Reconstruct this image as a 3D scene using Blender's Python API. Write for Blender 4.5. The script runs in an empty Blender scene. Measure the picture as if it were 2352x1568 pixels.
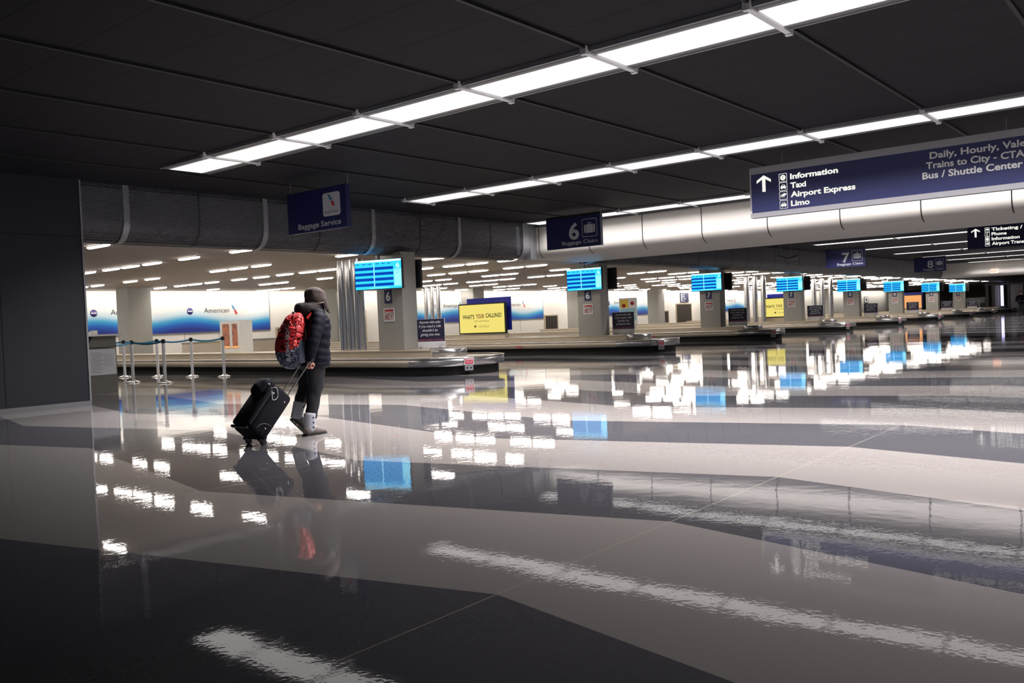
import bpy, bmesh, math, random
from mathutils import Vector, Matrix, noise
from mathutils.bvhtree import BVHTree
random.seed(7)
PI = math.pi
C = bpy.context.scene.collection
R90 = PI / 2

# ------------------------------------------------------------------ materials
def nt(name):
    m = bpy.data.materials.new(name); m.use_nodes = True
    t = m.node_tree; t.nodes.clear()
    out = t.nodes.new('ShaderNodeOutputMaterial')
    return m, t, out
def N(t, kind, **kw):
    n = t.nodes.new(kind)
    for k, v in kw.items(): setattr(n, k, v)
    return n
def math_(t, op, a, b=None, c=None):
    n = N(t, 'ShaderNodeMath', operation=op)
    for i, v in enumerate((a, b, c)):
        if v is None: continue
        if isinstance(v, (int, float)): n.inputs[i].default_value = v
        else: t.links.new(v, n.inputs[i])
    return n.outputs[0]
def mixc(t, fac, a, b):
    n = N(t, 'ShaderNodeMix', data_type='RGBA')
    for s, v in ((n.inputs[0], fac), (n.inputs[6], a), (n.inputs[7], b)):
        if isinstance(v, (int, float)): s.default_value = v
        elif isinstance(v, (tuple, list)): s.default_value = (*v[:3], 1)
        else: t.links.new(v, s)
    return n.outputs[2]
def pos(t, obj=False):
    if obj:
        tc = N(t, 'ShaderNodeTexCoord'); o = tc.outputs['Object']
    else:
        g = N(t, 'ShaderNodeNewGeometry'); o = g.outputs['Position']
    s = N(t, 'ShaderNodeSeparateXYZ'); t.links.new(o, s.inputs[0])
    return o, s.outputs[0], s.outputs[1], s.outputs[2]
def noise_(t, vec, scale, detail=3, rough=.5):
    n = N(t, 'ShaderNodeTexNoise'); n.inputs['Scale'].default_value = scale
    n.inputs['Detail'].default_value = detail; n.inputs['Roughness'].default_value = rough
    t.links.new(vec, n.inputs['Vector']); return n.outputs[0]
def principled(t, out, col, rough=.5, metal=0.0, spec=.5):
    b = N(t, 'ShaderNodeBsdfPrincipled')
    for s, v in ((b.inputs['Base Color'], col), (b.inputs['Roughness'], rough), (b.inputs['Metallic'], metal)):
        if isinstance(v, (int, float)): s.default_value = v
        elif isinstance(v, (tuple, list)): s.default_value = (*v[:3], 1)
        else: t.links.new(v, s)
    b.inputs['Specular IOR Level'].default_value = spec
    t.links.new(b.outputs[0], out.inputs[0]); return b
def bump(t, b, height, strength=.3, dist=.01):
    n = N(t, 'ShaderNodeBump'); n.inputs['Strength'].default_value = strength
    n.inputs['Distance'].default_value = dist
    t.links.new(height, n.inputs['Height']); t.links.new(n.outputs[0], b.inputs['Normal'])
def ramp(t, fac, stops):
    r = N(t, 'ShaderNodeValToRGB'); t.links.new(fac, r.inputs[0]); e = r.color_ramp.elements
    while len(e) < len(stops): e.new(.5)
    for el, (p, c) in zip(e, stops): el.position = p; el.color = (*c, 1)
    return r.outputs[0]
def simple(name, col, rough=.5, metal=0.0, var=.12, scale=20, spec=.5, bmp=0):
    m, t, out = nt(name)
    p, *_ = pos(t, True)
    n = noise_(t, p, scale, 4)
    lo = tuple(c * (1 - var) for c in col); hi = tuple(min(1, c * (1 + var)) for c in col)
    c = mixc(t, n, lo, hi)
    b = principled(t, out, c, rough, metal, spec)
    if bmp: bump(t, b, n, bmp, .01)
    return m
def emis(name, col, strength):
    m, t, out = nt(name)
    e = N(t, 'ShaderNodeEmission'); e.inputs[0].default_value = (*col, 1); e.inputs[1].default_value = strength
    t.links.new(e.outputs[0], out.inputs[0]); return m

M = {}
TUBE_E, STRIP_E = 22.0, 1.12
M['tube'] = emis('tube_light', (1, .93, .86), TUBE_E)
M['panel_grey'] = simple('grey_paint', (.33, .32, .30), .55, var=.05, scale=4)
M['column'] = simple('column_paint', (.36, .35, .32), .5, var=.06, scale=6)
M['backwall'] = simple('cream_wall', (.80, .76, .70), .6, var=.03, scale=2)
M['darkpanel'] = simple('dark_partition', (.0075, .0095, .017), .6, var=.1, scale=3)
M['trimgrey'] = simple('grey_trim', (.16, .16, .17), .4, var=.08)
M['ribgrey'] = simple('rib_metal', (.30, .31, .33), .35, .4, var=.08)
M['black'] = simple('black_plastic', (.012, .012, .014), .4)
M['rubber'] = simple('black_rubber', (.02, .019, .018), .8)
M['chrome'] = simple('polished_steel', (.72, .71, .70), .16, 1.0, var=.05, scale=3)
M['ribdark'] = simple('dark_rib', (.006, .006, .008), .6)
M['white'] = simple('white_paint', (.82, .82, .80), .5, var=.03)
M['signblue'] = simple('sign_blue', (.013, .017, .088), .45, var=.06, scale=3)
M['signwhite'] = simple('sign_white', (.75, .76, .78), .5, var=.02)
M['signgrey'] = simple('sign_grey', (.30, .30, .32), .45, .2, var=.05)
M['navy'] = simple('banner_navy', (.018, .016, .05), .55, var=.05)
M['pink'] = simple('banner_pink', (.62, .13, .2), .5, var=.05)
M['paper'] = simple('white_paper', (.72, .73, .78), .7, var=.05, scale=40)
M['red'] = simple('sticker_red', (.55, .02, .04), .5, var=.05)
M['blueboard'] = simple('blue_board', (.02, .03, .42), .45, var=.06)
M['yellowE'] = emis('yellow_screen', (.95, .80, .20), .95)
M['orangeE'] = emis('orange_screen', (1.0, .45, .16), .95)
M['textblack'] = simple('black_ink', (.015, .013, .01), .6)
M['textred'] = simple('maroon_ink', (.22, .01, .03), .6)
M['textgrey'] = simple('ink_grey', (.07, .07, .075), .5)
M['gold'] = simple('gold_ink', (.30, .2, .04), .5)
M['s_cyan'] = emis('screen_cyan', (.03, .52, 1.0), 1.5)
M['s_blue'] = emis('screen_blue', (.003, .07, .48), 1.0)
M['s_white'] = emis('screen_white', (.55, .85, 1.0), 1.6)
M['s_pale'] = emis('screen_pale', (.25, .75, 1.0), 1.5)
M['belt_blue'] = simple('belt_blue', (.03, .24, .42), .6)
M['skin'] = simple('skin', (.62, .30, .24), .5, var=.06, scale=30)
M['hair'] = simple('dark_hair', (.025, .018, .016), .5, var=.3, scale=60)
M['hat'] = simple('hat_wool', (.10, .078, .074), .95, var=.7, scale=70, bmp=.6)
M['coat'] = simple('coat_nylon', (.006, .006, .014), .7, var=.35, scale=25, spec=.18)
M['fur'] = simple('hood_lining', (.05, .04, .04), .9, var=.6, scale=60, bmp=.6)
M['trousers'] = simple('black_trousers', (.009, .009, .014), .8, var=.3)
M['knit'] = simple('knit_grey', (.42, .44, .50), .9, var=.3, scale=90, bmp=.5)
M['suede'] = simple('suede_grey', (.15, .13, .125), .9, var=.25, scale=40)
M['bagred'] = simple('bag_red', (.62, .018, .022), .55, var=.2, scale=12)
M['baggrey'] = simple('bag_grey', (.10, .12, .18), .7, var=.4, scale=18)
M['case'] = simple('suitcase_fabric', (.008, .008, .013), .8, var=.4, scale=25, spec=.2)
M['wire'] = simple('white_cord', (.8, .8, .8), .5)
M['greymetal'] = simple('podium_grey', (.20, .19, .175), .45, .1, var=.06, scale=6)
M['brown'] = simple('brown_dark', (.035, .026, .02), .7, var=.2)
M['tan'] = simple('tan_trim', (.42, .33, .22), .5, var=.1)
M['darkglass'] = simple('dark_glass', (.02, .021, .026), .15, var=.1)
M['midgrey'] = simple('mid_grey', (.10, .10, .11), .5, var=.15, scale=2)
M['greentrousers'] = simple('far_trousers', (.06, .06, .065), .8)
M['exitE'] = emis('exit_red', (1, .22, .16), 1.6)
M['exitW'] = emis('exit_white', (1, .75, .6), 1.6)
M['glowE'] = emis('lit_sign_edge', (.62, .58, 1.0), 1.8)
M['shade'] = simple('shutter_dark', (.03, .022, .016), .5, var=.3)
M['purple'] = simple('globe_purple', (.07, .05, .22), .4)
M['tailblue'] = simple('tail_blue', (.03, .22, .42), .4)
M['tailred'] = simple('tail_red', (.6, .03, .04), .4)
M['posterred'] = simple('poster_red', (.5, .03, .03), .5)
M['postery'] = simple('poster_yellow', (.8, .55, .06), .5)
M['posterc'] = simple('poster_sky', (.3, .55, .65), .5)

def brushed():
    m, t, out = nt('brushed_steel')
    p, x, y, z = pos(t, True)
    mp = N(t, 'ShaderNodeMapping'); mp.inputs['Scale'].default_value = (3, 3, 60); t.links.new(p, mp.inputs[0])
    n = noise_(t, mp.outputs[0], 3, 4); n2 = noise_(t, p, 2.2, 3)
    c = mixc(t, n2, (.42, .41, .42), (.60, .59, .58))
    r = math_(t, 'MULTIPLY_ADD', n, .18, .2)
    principled(t, out, c, r, .95)
    return m
M['brushed'] = brushed()
M['silver'] = simple('satin_silver', (.74, .75, .79), .35, .25, var=.03)
def skirtm():
    m, t, out = nt('mottled_beige_panel')  # mottled beige; on the side skirts the steel's reflections are painted in
    p, x, y, z = pos(t, True)
    n = noise_(t, p, 1.3, 5, .6); n2 = noise_(t, p, 14, 3)
    c = mixc(t, n, (.52, .44, .34), (.74, .65, .52))
    c = mixc(t, math_(t, 'MULTIPLY', n2, .25), c, (.25, .2, .15))
    principled(t, out, c, .42, .15)
    return m
M['skirt'] = skirtm()

def floorm():
    m, t, out = nt('terrazzo_floor')
    p, x, y, z = pos(t)
    pp = math_(t, 'PINGPONG', math_(t, 'DIVIDE', math_(t, 'SUBTRACT', y, 2.5 - 7.14 * 20), 3.57), 1.0)
    xp = math_(t, 'MULTIPLY_ADD', pp, .83, x)
    k = math_(t, 'DIVIDE', math_(t, 'SUBTRACT', xp, 2.89 - 1.566 * 40), 1.566 * 2)
    fr = math_(t, 'FRACT', k)
    dark = math_(t, 'GREATER_THAN', fr, .5)
    n1 = noise_(t, p, 160, 2); n2 = noise_(t, p, .8, 3); n3 = noise_(t, p, 420, 1)
    v1 = N(t, 'ShaderNodeTexVoronoi'); v1.inputs['Scale'].default_value = 70; t.links.new(p, v1.inputs['Vector'])
    speck = math_(t, 'LESS_THAN', v1.outputs['Distance'], .13)
    li = mixc(t, n1, (.195, .181, .176), (.335, .312, .304))
    da = mixc(t, n1, (.046, .046, .054), (.094, .094, .108))
    da = mixc(t, math_(t, 'MULTIPLY', speck, .35), da, (.30, .29, .28))
    li = mixc(t, math_(t, 'MULTIPLY', speck, .3), li, (.16, .14, .13))
    c = mixc(t, dark, li, da)
    # thin metal divider strips where the zigzag turns
    jf = math_(t, 'FRACT', math_(t, 'DIVIDE', math_(t, 'SUBTRACT', y, 2.5 - 3.57 * 20 - .006), 3.57))
    ln = math_(t, 'LESS_THAN', jf, .0022)
    c = mixc(t, math_(t, 'MULTIPLY', ln, .6), c, (.42, .38, .33))
    st = mixc(t, math_(t, 'MULTIPLY', n2, .18), c, (.12, .11, .1))
    r = math_(t, 'MULTIPLY_ADD', n2, .03, .010)
    b = principled(t, out, st, r, 0, .55)
    mp = N(t, 'ShaderNodeMapping'); mp.inputs['Scale'].default_value = (1, 1, 1); t.links.new(p, mp.inputs[0])
    w = noise_(t, mp.outputs[0], 2.2, 2, .5); w2 = noise_(t, p, 9, 2)
    w3 = noise_(t, p, .45, 1); h = math_(t, 'MULTIPLY_ADD', w3, 6.0, math_(t, 'MULTIPLY_ADD', noise_(t, p, 45, 1), .13, math_(t, 'MULTIPLY_ADD', w2, .35, w)))
    bump(t, b, h, 1.0, .0008)
    return m
M['floor'] = floorm()

def linem(name, col, linecol, axis, period, width, rough=.6, var=.1, off=0.0, spec=.3, mesh=0):
    m, t, out = nt(name)
    p, x, y, z = pos(t)
    a = (x, y, z)[axis]
    f = math_(t, 'FRACT', math_(t, 'DIVIDE', math_(t, 'ADD', a, 1000 * period - off), period))
    ln = math_(t, 'LESS_THAN', f, width / period)
    n = noise_(t, p, 1.5, 4)
    c = mixc(t, n, tuple(v * (1 - var) for v in col), tuple(v * (1 + var) for v in col))
    c = mixc(t, ln, c, linecol)
    if mesh:
        fx = math_(t, 'FRACT', math_(t, 'DIVIDE', x, mesh)); fy = math_(t, 'FRACT', math_(t, 'DIVIDE', y, mesh))
        dx = math_(t, 'SUBTRACT', fx, .5); dy = math_(t, 'SUBTRACT', fy, .5)
        d = math_(t, 'ADD', math_(t, 'MULTIPLY', dx, dx), math_(t, 'MULTIPLY', dy, dy))
        hole = math_(t, 'LESS_THAN', d, .09)
        c = mixc(t, math_(t, 'MULTIPLY', hole, .75), c, (.003, .003, .003))
    principled(t, out, c, rough, 0, spec)
    return m
M['highceil'] = linem('dark_perforated_ceiling', (.0140, .0132, .0175), (.0025, .0025, .004), 0, .77, .03, .75, .15, off=.17, spec=.2, mesh=.03)
M['lowceil'] = linem('plank_ceiling', (.46, .385, .32), (.22, .18, .15), 0, .305, .02, .6, .08, off=.15)
M['void'] = simple('dark_void', (.01, .01, .011), .9)

def perfm(name, metal, hole, period=.04, see=False):
    m, t, out = nt(name)
    p, x, y, z = pos(t)
    row = math_(t, 'FLOOR', math_(t, 'DIVIDE', z, period))
    sh = math_(t, 'MULTIPLY', math_(t, 'MODULO', row, 2.0), .5)
    fx = math_(t, 'FRACT', math_(t, 'ADD', math_(t, 'DIVIDE', x, period), sh))
    fz = math_(t, 'FRACT', math_(t, 'DIVIDE', z, period))
    dx = math_(t, 'SUBTRACT', fx, .5); dz = math_(t, 'SUBTRACT', fz, .5)
    d = math_(t, 'ADD', math_(t, 'MULTIPLY', dx, dx), math_(t, 'MULTIPLY', dz, dz))
    h = math_(t, 'LESS_THAN', d, .085)
    c = mixc(t, h, metal, hole)
    b = principled(t, out, c, .45, .1)
    if see:
        tr = N(t, 'ShaderNodeBsdfTransparent'); mx = N(t, 'ShaderNodeMixShader')
        t.links.new(h, mx.inputs[0]); t.links.new(b.outputs[0], mx.inputs[1]); t.links.new(tr.outputs[0], mx.inputs[2]); t.links.new(mx.outputs[0], out.inputs[0])
    return m
M['perfsee'] = perfm('open_perforated_panel', (.06, .06, .074), (.06, .06, .07), see=True)
M['perf'] = perfm('perforated_panel', (.055, .055, .068), (.20, .20, .21))

def stripm():
    # lamp panel: solid glow over the tubes, perforated metal margins where only the holes glow
    m, t, out = nt('strip_lamp_panel')
    p, x, y, z = pos(t, True)
    ax = math_(t, 'ABSOLUTE', x)
    per = .022
    fx = math_(t, 'FRACT', math_(t, 'DIVIDE', math_(t, 'ADD', x, 10), per))
    fy = math_(t, 'FRACT', math_(t, 'DIVIDE', math_(t, 'ADD', y, 10), per))
    dx = math_(t, 'SUBTRACT', fx, .5); dy = math_(t, 'SUBTRACT', fy, .5)
    d = math_(t, 'ADD', math_(t, 'MULTIPLY', dx, dx), math_(t, 'MULTIPLY', dy, dy))
    hole = math_(t, 'LESS_THAN', d, .10)
    core = math_(t, 'LESS_THAN', ax, .30)
    fade = math_(t, 'MULTIPLY', math_(t, 'SUBTRACT', .44, ax), 5.0)
    fade = math_(t, 'MINIMUM', math_(t, 'MAXIMUM', fade, .12), 1.0)
    mask = math_(t, 'MAXIMUM', core, math_(t, 'MULTIPLY', hole, fade))
    e = N(t, 'ShaderNodeEmission'); e.inputs[0].default_value = (1, .96, .93, 1)
    t.links.new(math_(t, 'MULTIPLY', mask, STRIP_E), e.inputs[1])
    b = N(t, 'ShaderNodeBsdfPrincipled'); b.inputs['Base Color'].default_value = (.05, .05, .055, 1)
    ad = N(t, 'ShaderNodeMixShader'); t.links.new(mask, ad.inputs[0])
    t.links.new(b.outputs[0], ad.inputs[1]); t.links.new(e.outputs[0], ad.inputs[2])
    t.links.new(ad.outputs[0], out.inputs[0]); return m
M['strip'] = stripm()
M['stripfar'] = emis('bare_lamp_panel', (1, .96, .92), 1.6)

def muralm():
    m, t, out = nt('airline_mural')
    p, x, y, z = pos(t)
    w = math_(t, 'MULTIPLY', math_(t, 'SINE', math_(t, 'MULTIPLY_ADD', x, 1.5, 2.4)), .11)
    w2 = math_(t, 'MULTIPLY', math_(t, 'SINE', math_(t, 'MULTIPLY_ADD', x, .37, 1.0)), .08)
    h = math_(t, 'SUBTRACT', math_(t, 'SUBTRACT', z, 1.27), math_(t, 'ADD', w, w2))
    f = math_(t, 'DIVIDE', h, 1.78)
    n = noise_(t, p, 30, 2)
    f = math_(t, 'ADD', f, math_(t, 'MULTIPLY', math_(t, 'SUBTRACT', n, .5), .03))
    c = ramp(t, f, [(0.0, (.02, .035, .25)), (.13, (.012, .12, .50)), (.24, (.05, .36, .62)), (.36, (.55, .68, .74)), (.52, (.80, .77, .73)), (1, (.82, .79, .74))])
    principled(t, out, c, .5)
    return m
M['mural'] = muralm()
def noticem():
    m, t, out = nt('notice_print')
    p, x, y, z = pos(t, True)
    n = noise_(t, p, 14, 3)
    c = ramp(t, n, [(.3, (.10, .06, .09)), (.45, (.45, .2, .2)), (.55, (.62, .6, .58)), (.7, (.3, .12, .1))])
    principled(t, out, c, .5); return m
M['notice'] = noticem()
def cityposter():
    m, t, out = nt('city_poster')
    p, x, y, z = pos(t, True)
    mp = N(t, 'ShaderNodeMapping'); mp.inputs['Scale'].default_value = (14, 3, 3); t.links.new(p, mp.inputs[0])
    n = noise_(t, mp.outputs[0], 1.5, 4, .7)
    f = math_(t, 'ADD', math_(t, 'MULTIPLY', n, .7), math_(t, 'MULTIPLY', y, .35))
    c = ramp(t, f, [(.25, (.6, .16, .06)), (.36, (.35, .16, .10)), (.45, (.05, .03, .05)), (.58, (.08, .07, .16)), (.72, (.55, .5, .6))])
    e = N(t, 'ShaderNodeEmission'); t.links.new(c, e.inputs[0]); e.inputs[1].default_value = .9
    t.links.new(e.outputs[0], out.inputs[0]); return m
M['city'] = cityposter()

# ------------------------------------------------------------------ mesh building
class MB:
    def __init__(s): s.v = []; s.f = []; s.m = []; s.sm = []
    def add(s, vs, fs, mi=0, smooth=False):
        b = len(s.v); s.v += [tuple(v) for v in vs]
        for f in fs: s.f.append([i + b for i in f]); s.m.append(mi); s.sm.append(smooth)
        return s
    def box(s, x0, x1, y0, y1, z0, z1, mi=0):
        vs = [(x, y, z) for x in (x0, x1) for y in (y0, y1) for z in (z0, z1)]
        return s.add(vs, [(0, 1, 3, 2), (4, 6, 7, 5), (0, 4, 5, 1), (2, 3, 7, 6), (0, 2, 6, 4), (1, 5, 7, 3)], mi)
    def cyl(s, a, b, r, n=20, r2=None, mi=0, cap=True):
        a, b = Vector(a), Vector(b); t = (b - a).normalized(); r2 = r if r2 is None else r2
        u = t.orthogonal().normalized(); w = t.cross(u)
        vs = []
        for c, rr in ((a, r), (b, r2)):
            vs += [c + (u * math.cos(2 * PI * i / n) + w * math.sin(2 * PI * i / n)) * rr for i in range(n)]
        s.add(vs, [(i, (i + 1) % n, n + (i + 1) % n, n + i) for i in range(n)], mi, True)
        if cap: s.add(vs[:n], [tuple(range(n))[::-1]], mi); s.add(vs[n:], [tuple(range(n))], mi)
        return s
    def lathe(s, prof, c=(0, 0, 0), n=28, mi=0):
        vs = [(c[0] + r * math.cos(2 * PI * i / n), c[1] + r * math.sin(2 * PI * i / n), c[2] + z) for r, z in prof for i in range(n)]
        fs = [(k * n + i, k * n + (i + 1) % n, (k + 1) * n + (i + 1) % n, (k + 1) * n + i) for k in range(len(prof) - 1) for i in range(n)]
        return s.add(vs, fs, mi, True)
    def rings(s, rings, mi=0, caps=True, smooth=True):
        n = len(rings[0]); vs = [p for r in rings for p in r]
        fs = [(k * n + i, k * n + (i + 1) % n, (k + 1) * n + (i + 1) % n, (k + 1) * n + i) for k in range(len(rings) - 1) for i in range(n)]
        s.add(vs, fs, mi, smooth)
        if caps: s.add(rings[0], [tuple(range(n))[::-1]], mi, smooth); s.add(rings[-1], [tuple(range(n))], mi, smooth)
        return s
    def prism(s, pts, z0, z1, mi=0):   # polygon in xy, extruded in z
        n = len(pts); vs = [(x, y, z0) for x, y in pts] + [(x, y, z1) for x, y in pts]
        fs = [(i, (i + 1) % n, n + (i + 1) % n, n + i) for i in range(n)] + [tuple(range(n))[::-1], tuple(range(n, 2 * n))]
        return s.add(vs, fs, mi)
    def tube(s, pts, r, n=8, mi=0):
        pts = [Vector(p) for p in pts]; rs = []
        up = None
        for i, p in enumerate(pts):
            t = (pts[min(i + 1, len(pts) - 1)] - pts[max(i - 1, 0)]).normalized()
            u = (up - t * up.dot(t)).normalized() if up else t.orthogonal().normalized()
            up = u; w = t.cross(u)
            rr = r[i] if isinstance(r, list) else r
            rs.append([p + (u * math.cos(2 * PI * k / n) + w * math.sin(2 * PI * k / n)) * rr for k in range(n)])
        return s.rings(rs, mi)
    def build(s, name, mats, parent=None, mat=None):
        me = bpy.data.meshes.new(name)
        vs = s.v if mat is None else [mat @ Vector(v) for v in s.v]
        me.from_pydata([tuple(v) for v in vs], [], s.f)
        if not isinstance(mats, (list, tuple)): mats = [mats]
        for m in mats: me.materials.append(M[m] if isinstance(m, str) else m)
        for p, mi, sm in zip(me.polygons, s.m, s.sm): p.material_index = mi; p.use_smooth = sm
        me.update()
        bm = bmesh.new(); bm.from_mesh(me); bmesh.ops.recalc_face_normals(bm, faces=bm.faces); bm.to_mesh(me); bm.free()
        o = bpy.data.objects.new(name, me); C.objects.link(o)
        if parent: o.parent = parent
        return o
def tag(o, label=None, cat=None, group=None, kind=None):
    for k, v in (('label', label), ('category', cat), ('group', group), ('kind', kind)):
        if v: o[k] = v
    return o
def empty(name, loc, rot=(0, 0, 0), label=None, cat=None, group=None):
    o = bpy.data.objects.new(name, None); C.objects.link(o); o.location = loc; o.rotation_euler = rot
    o.empty_display_size = .2
    return tag(o, label, cat, group)
def struct(name, mb, m): return tag(mb.build(name, m), kind='structure')
def copy_tree(o, parent=None):
    c = o.copy(); C.objects.link(c)
    if parent: c.parent = parent
    for ch in [x for x in bpy.data.objects if x.parent == o]: copy_tree(ch, c)
    return c
def text_mb(mb, body, x, y, h, w=None, align='L', bold=.0, shear=0., mi=0, z=.004, depth=.002, lines=1.0):
    """flat lettering in the local xy plane; h = cap height, w = exact width if given"""
    cu = bpy.data.curves.new('t', 'FONT'); cu.body = body; cu.size = 1; cu.extrude = 0; cu.offset = bold; cu.shear = shear
    cu.resolution_u = 3
    ob = bpy.data.objects.new('t', cu); me = ob.to_mesh()
    vs = [v.co.copy() for v in me.vertices]; fs = [tuple(p.vertices) for p in me.polygons]
    ob.to_mesh_clear(); bpy.data.objects.remove(ob); bpy.data.curves.remove(cu)
    if not vs: return
    x0 = min(v.x for v in vs); x1 = max(v.x for v in vs)
    s = h / .72
    sx = w / (x1 - x0) if w else s
    off = {'L': 0, 'C': -.5, 'R': -1}[align] * (x1 - x0) * sx
    mb.add([(x + off + (v.x - x0) * sx, y + v.y * s, z) for v in vs], fs, mi)
FX, FY = (R90, 0, -R90), (R90, 0, 0)    # facing -X, facing -Y

# ------------------------------------------------------------------ room shell
ZH, ZL = 4.04, 3.05
struct('floor', MB().box(-14, 135, -16, 36, -.12, 0), 'floor')
struct('ceiling', MB().box(-10, 108, -14, 16.5, ZH, ZH + .1), 'highceil')
struct('ceiling_low', MB().box(-2, 128, 16.28, 34.3, ZL, ZL + .1), 'lowceil')
struct('wall_back', MB().box(2, 128, 34.25, 34.4, 0, ZL), 'backwall')
struct('wall_left', MB().box(-9, 7.34, 15.80, 15.94, .06, ZH), 'darkpanel')
tag(MB().box(-9, 7.36, 15.77, 15.80, 0, .085).build('baseboard_left', 'trimgrey'), kind='structure')
tag(MB().box(7.34, 7.37, 15.78, 15.96, 0, ZH).build('trim_1', 'ribgrey'), kind='structure')
for i, (x0, x1, z) in enumerate(((-9, 7.34, 3.02),)):
    tag(MB().box(x0, x1, 15.794, 15.80, z, z + .012).build('trim_2', 'void'), kind='structure')
for i, xx in enumerate((1.1, 3.5, 5.95)):
    tag(MB().box(xx, xx + .01, 15.795, 15.80, .1, ZH).build('trim_%d' % (20 + i), 'void'), kind='structure')
struct('wall_far', MB().box(126, 126.2, 15.6, 34.3, 0, ZL), 'brown')
struct('wall_end', MB().box(107, 107.2, -14, 15.6, 0, ZH), 'midgrey')

# ribs of the high ceiling every 1.8 m, running along the concourse
k = 3
yy = -3.9
while yy < 15.9:
    tag(MB().box(-6, 20.85, yy - .02, yy + .02, ZH - .03, ZH).build('trim_%d' % k, 'ribdark'), kind='structure'); k += 1
    yy += 1.804

# perforated bulkhead along the edge of the low ceiling
def bulk_profile(r=.42, zb=2.985, n=9):
    pts = [(0, ZH), (0, zb + r)]
    for i in range(1, n + 1):
        a = i / n * R90
        pts.append((r * (1 - math.cos(a)), zb + r * (1 - math.sin(a))))
    return pts
def bulkhead_y(x0, x1, name, mat, y0=15.92, step=None):
    mb = MB(); pr = bulk_profile()
    vs = [(x, y0 + d, z) for x in (x0, x1) for d, z in pr]; n = len(pr)
    mb.add(vs, [(i, i + 1, n + i + 1, n + i) for i in range(n - 1)], 0, True)
    mb.box(x0, x1, y0 + .42, y0 + .6, 2.985, ZL)
    return struct(name, mb, mat)
bulkhead_y(7.0, 20.3, 'trim_40', 'perfsee')
struct('trim_42', MB().box(7.0, 20.6, 16.42, 16.46, ZL + .05, ZH), 'white')  # added white backing, lit from inside so the holes show bright
la = bpy.data.lights.new('bulkhead_fill_light', 'AREA'); la.shape = 'RECTANGLE'; la.size = 13.4; la.size_y = .05; la.energy = 110; la.color = (.95, .95, 1)
lo = bpy.data.objects.new('bulkhead_fill_light', la); C.objects.link(lo); lo.location = (13.7, 16.30, ZL + .06); lo.rotation_euler = (math.radians(-150), 0, 0)  # unseen light added inside the bulkhead to brighten the holes
bulkhead_y(24.0, 108, 'trim_41', 'perf')
def rib(x, w, name, m, dep=.02, y0=15.92, zb=2.985):
    mb = MB(); pr = bulk_profile(); n = len(pr)
    o = [(x - w / 2, y0 + d - dep * 1.0, z - (dep * .8 if i > 1 else 0)) for i, (d, z) in enumerate(pr)] + [(x + w / 2, y0 + d - dep, z - (dep * .8 if i > 1 else 0)) for i, (d, z) in enumerate(pr)]
    mb.add(o, [(i, i + 1, n + i + 1, n + i) for i in range(n - 1)], 0, True)
    tag(mb.build(name, m), kind='structure')
for i, x in enumerate((8.26, 11.34, 14.42, 17.5)): rib(x, .12, 'trim_%d' % (50 + i), 'ribgrey')
for i, x in enumerate((9.77, 12.8, 16.02, 18.8)): rib(x, .03, 'trim_%d' % (55 + i), 'void', .006)
rib(20.5, .46, 'trim_59', 'ribgrey', .012)
for i in range(44): rib(25.5 + 1.5 * i, .03, 'trim_%d' % (60 + i), 'void', .006)

# big smooth beam crossing the concourse
def beam(xa, xb, y0, y1, zb, name, m, r=.3):
    mb = MB(); pr = [(xa, ZH), (xa, zb + r)]
    for i in range(1, 9):
        a = i / 8 * R90; pr.append((xa + r * (1 - math.cos(a)), zb + r * (1 - math.sin(a))))
    pr += [(xb, zb), (xb, ZH)]
    n = len(pr); vs = [(x, y, z) for y in (y0, y1) for x, z in pr]
    mb.add(vs, [(i, i + 1, n + i + 1, n + i) for i in range(n - 1)], 0, True)
    mb.add(vs, [tuple(range(n)), tuple(range(n, 2 * n))[::-1]])
    o = struct(name, mb, m)
    for p in o.data.polygons: p.use_smooth = len(p.vertices) == 4 and abs(p.normal.z) < .99 and abs(p.normal.x) < .9999
    return o
M['beam'] = simple('beam_white', (.66, .63, .59), .5, var=.03, scale=2)
beam(20.9, 24.0, -14, 16.3, 3.03, 'trim_120', 'beam')
beam(70.2, 74.0, -14, 16.3, 3.03, 'trim_121', 'beam')
struct('trim_122', MB().box(20.6, 20.9, 15.90, 16.3, 3.0, ZH), 'ribgrey')
def seam(y, k):
    r, zb, xa = .3, 3.03, 20.9
    pr = [(xa - .004, ZH), (xa - .004, zb + r)] + [(xa - .004 + r * (1 - math.cos(i / 8 * R90)), zb - .004 + r * (1 - math.sin(i / 8 * R90))) for i in range(1, 9)]
    n = len(pr); vs = [(x, yy, z) for yy in (y - .012, y + .012) for x, z in pr]
    tag(MB().add(vs, [(i, i + 1, n + i + 1, n + i) for i in range(n - 1)]).build('trim_%d' % k, 'void'), kind='structure')
for i in range(9): seam(15.8 - 1.776 * i, 130 + i)
# cove edge on top of the beam
tag(MB().box(20.84, 20.9, -14, 15.9, 3.95, 4.03).build('trim_123', 'trimgrey'), kind='structure')

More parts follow.
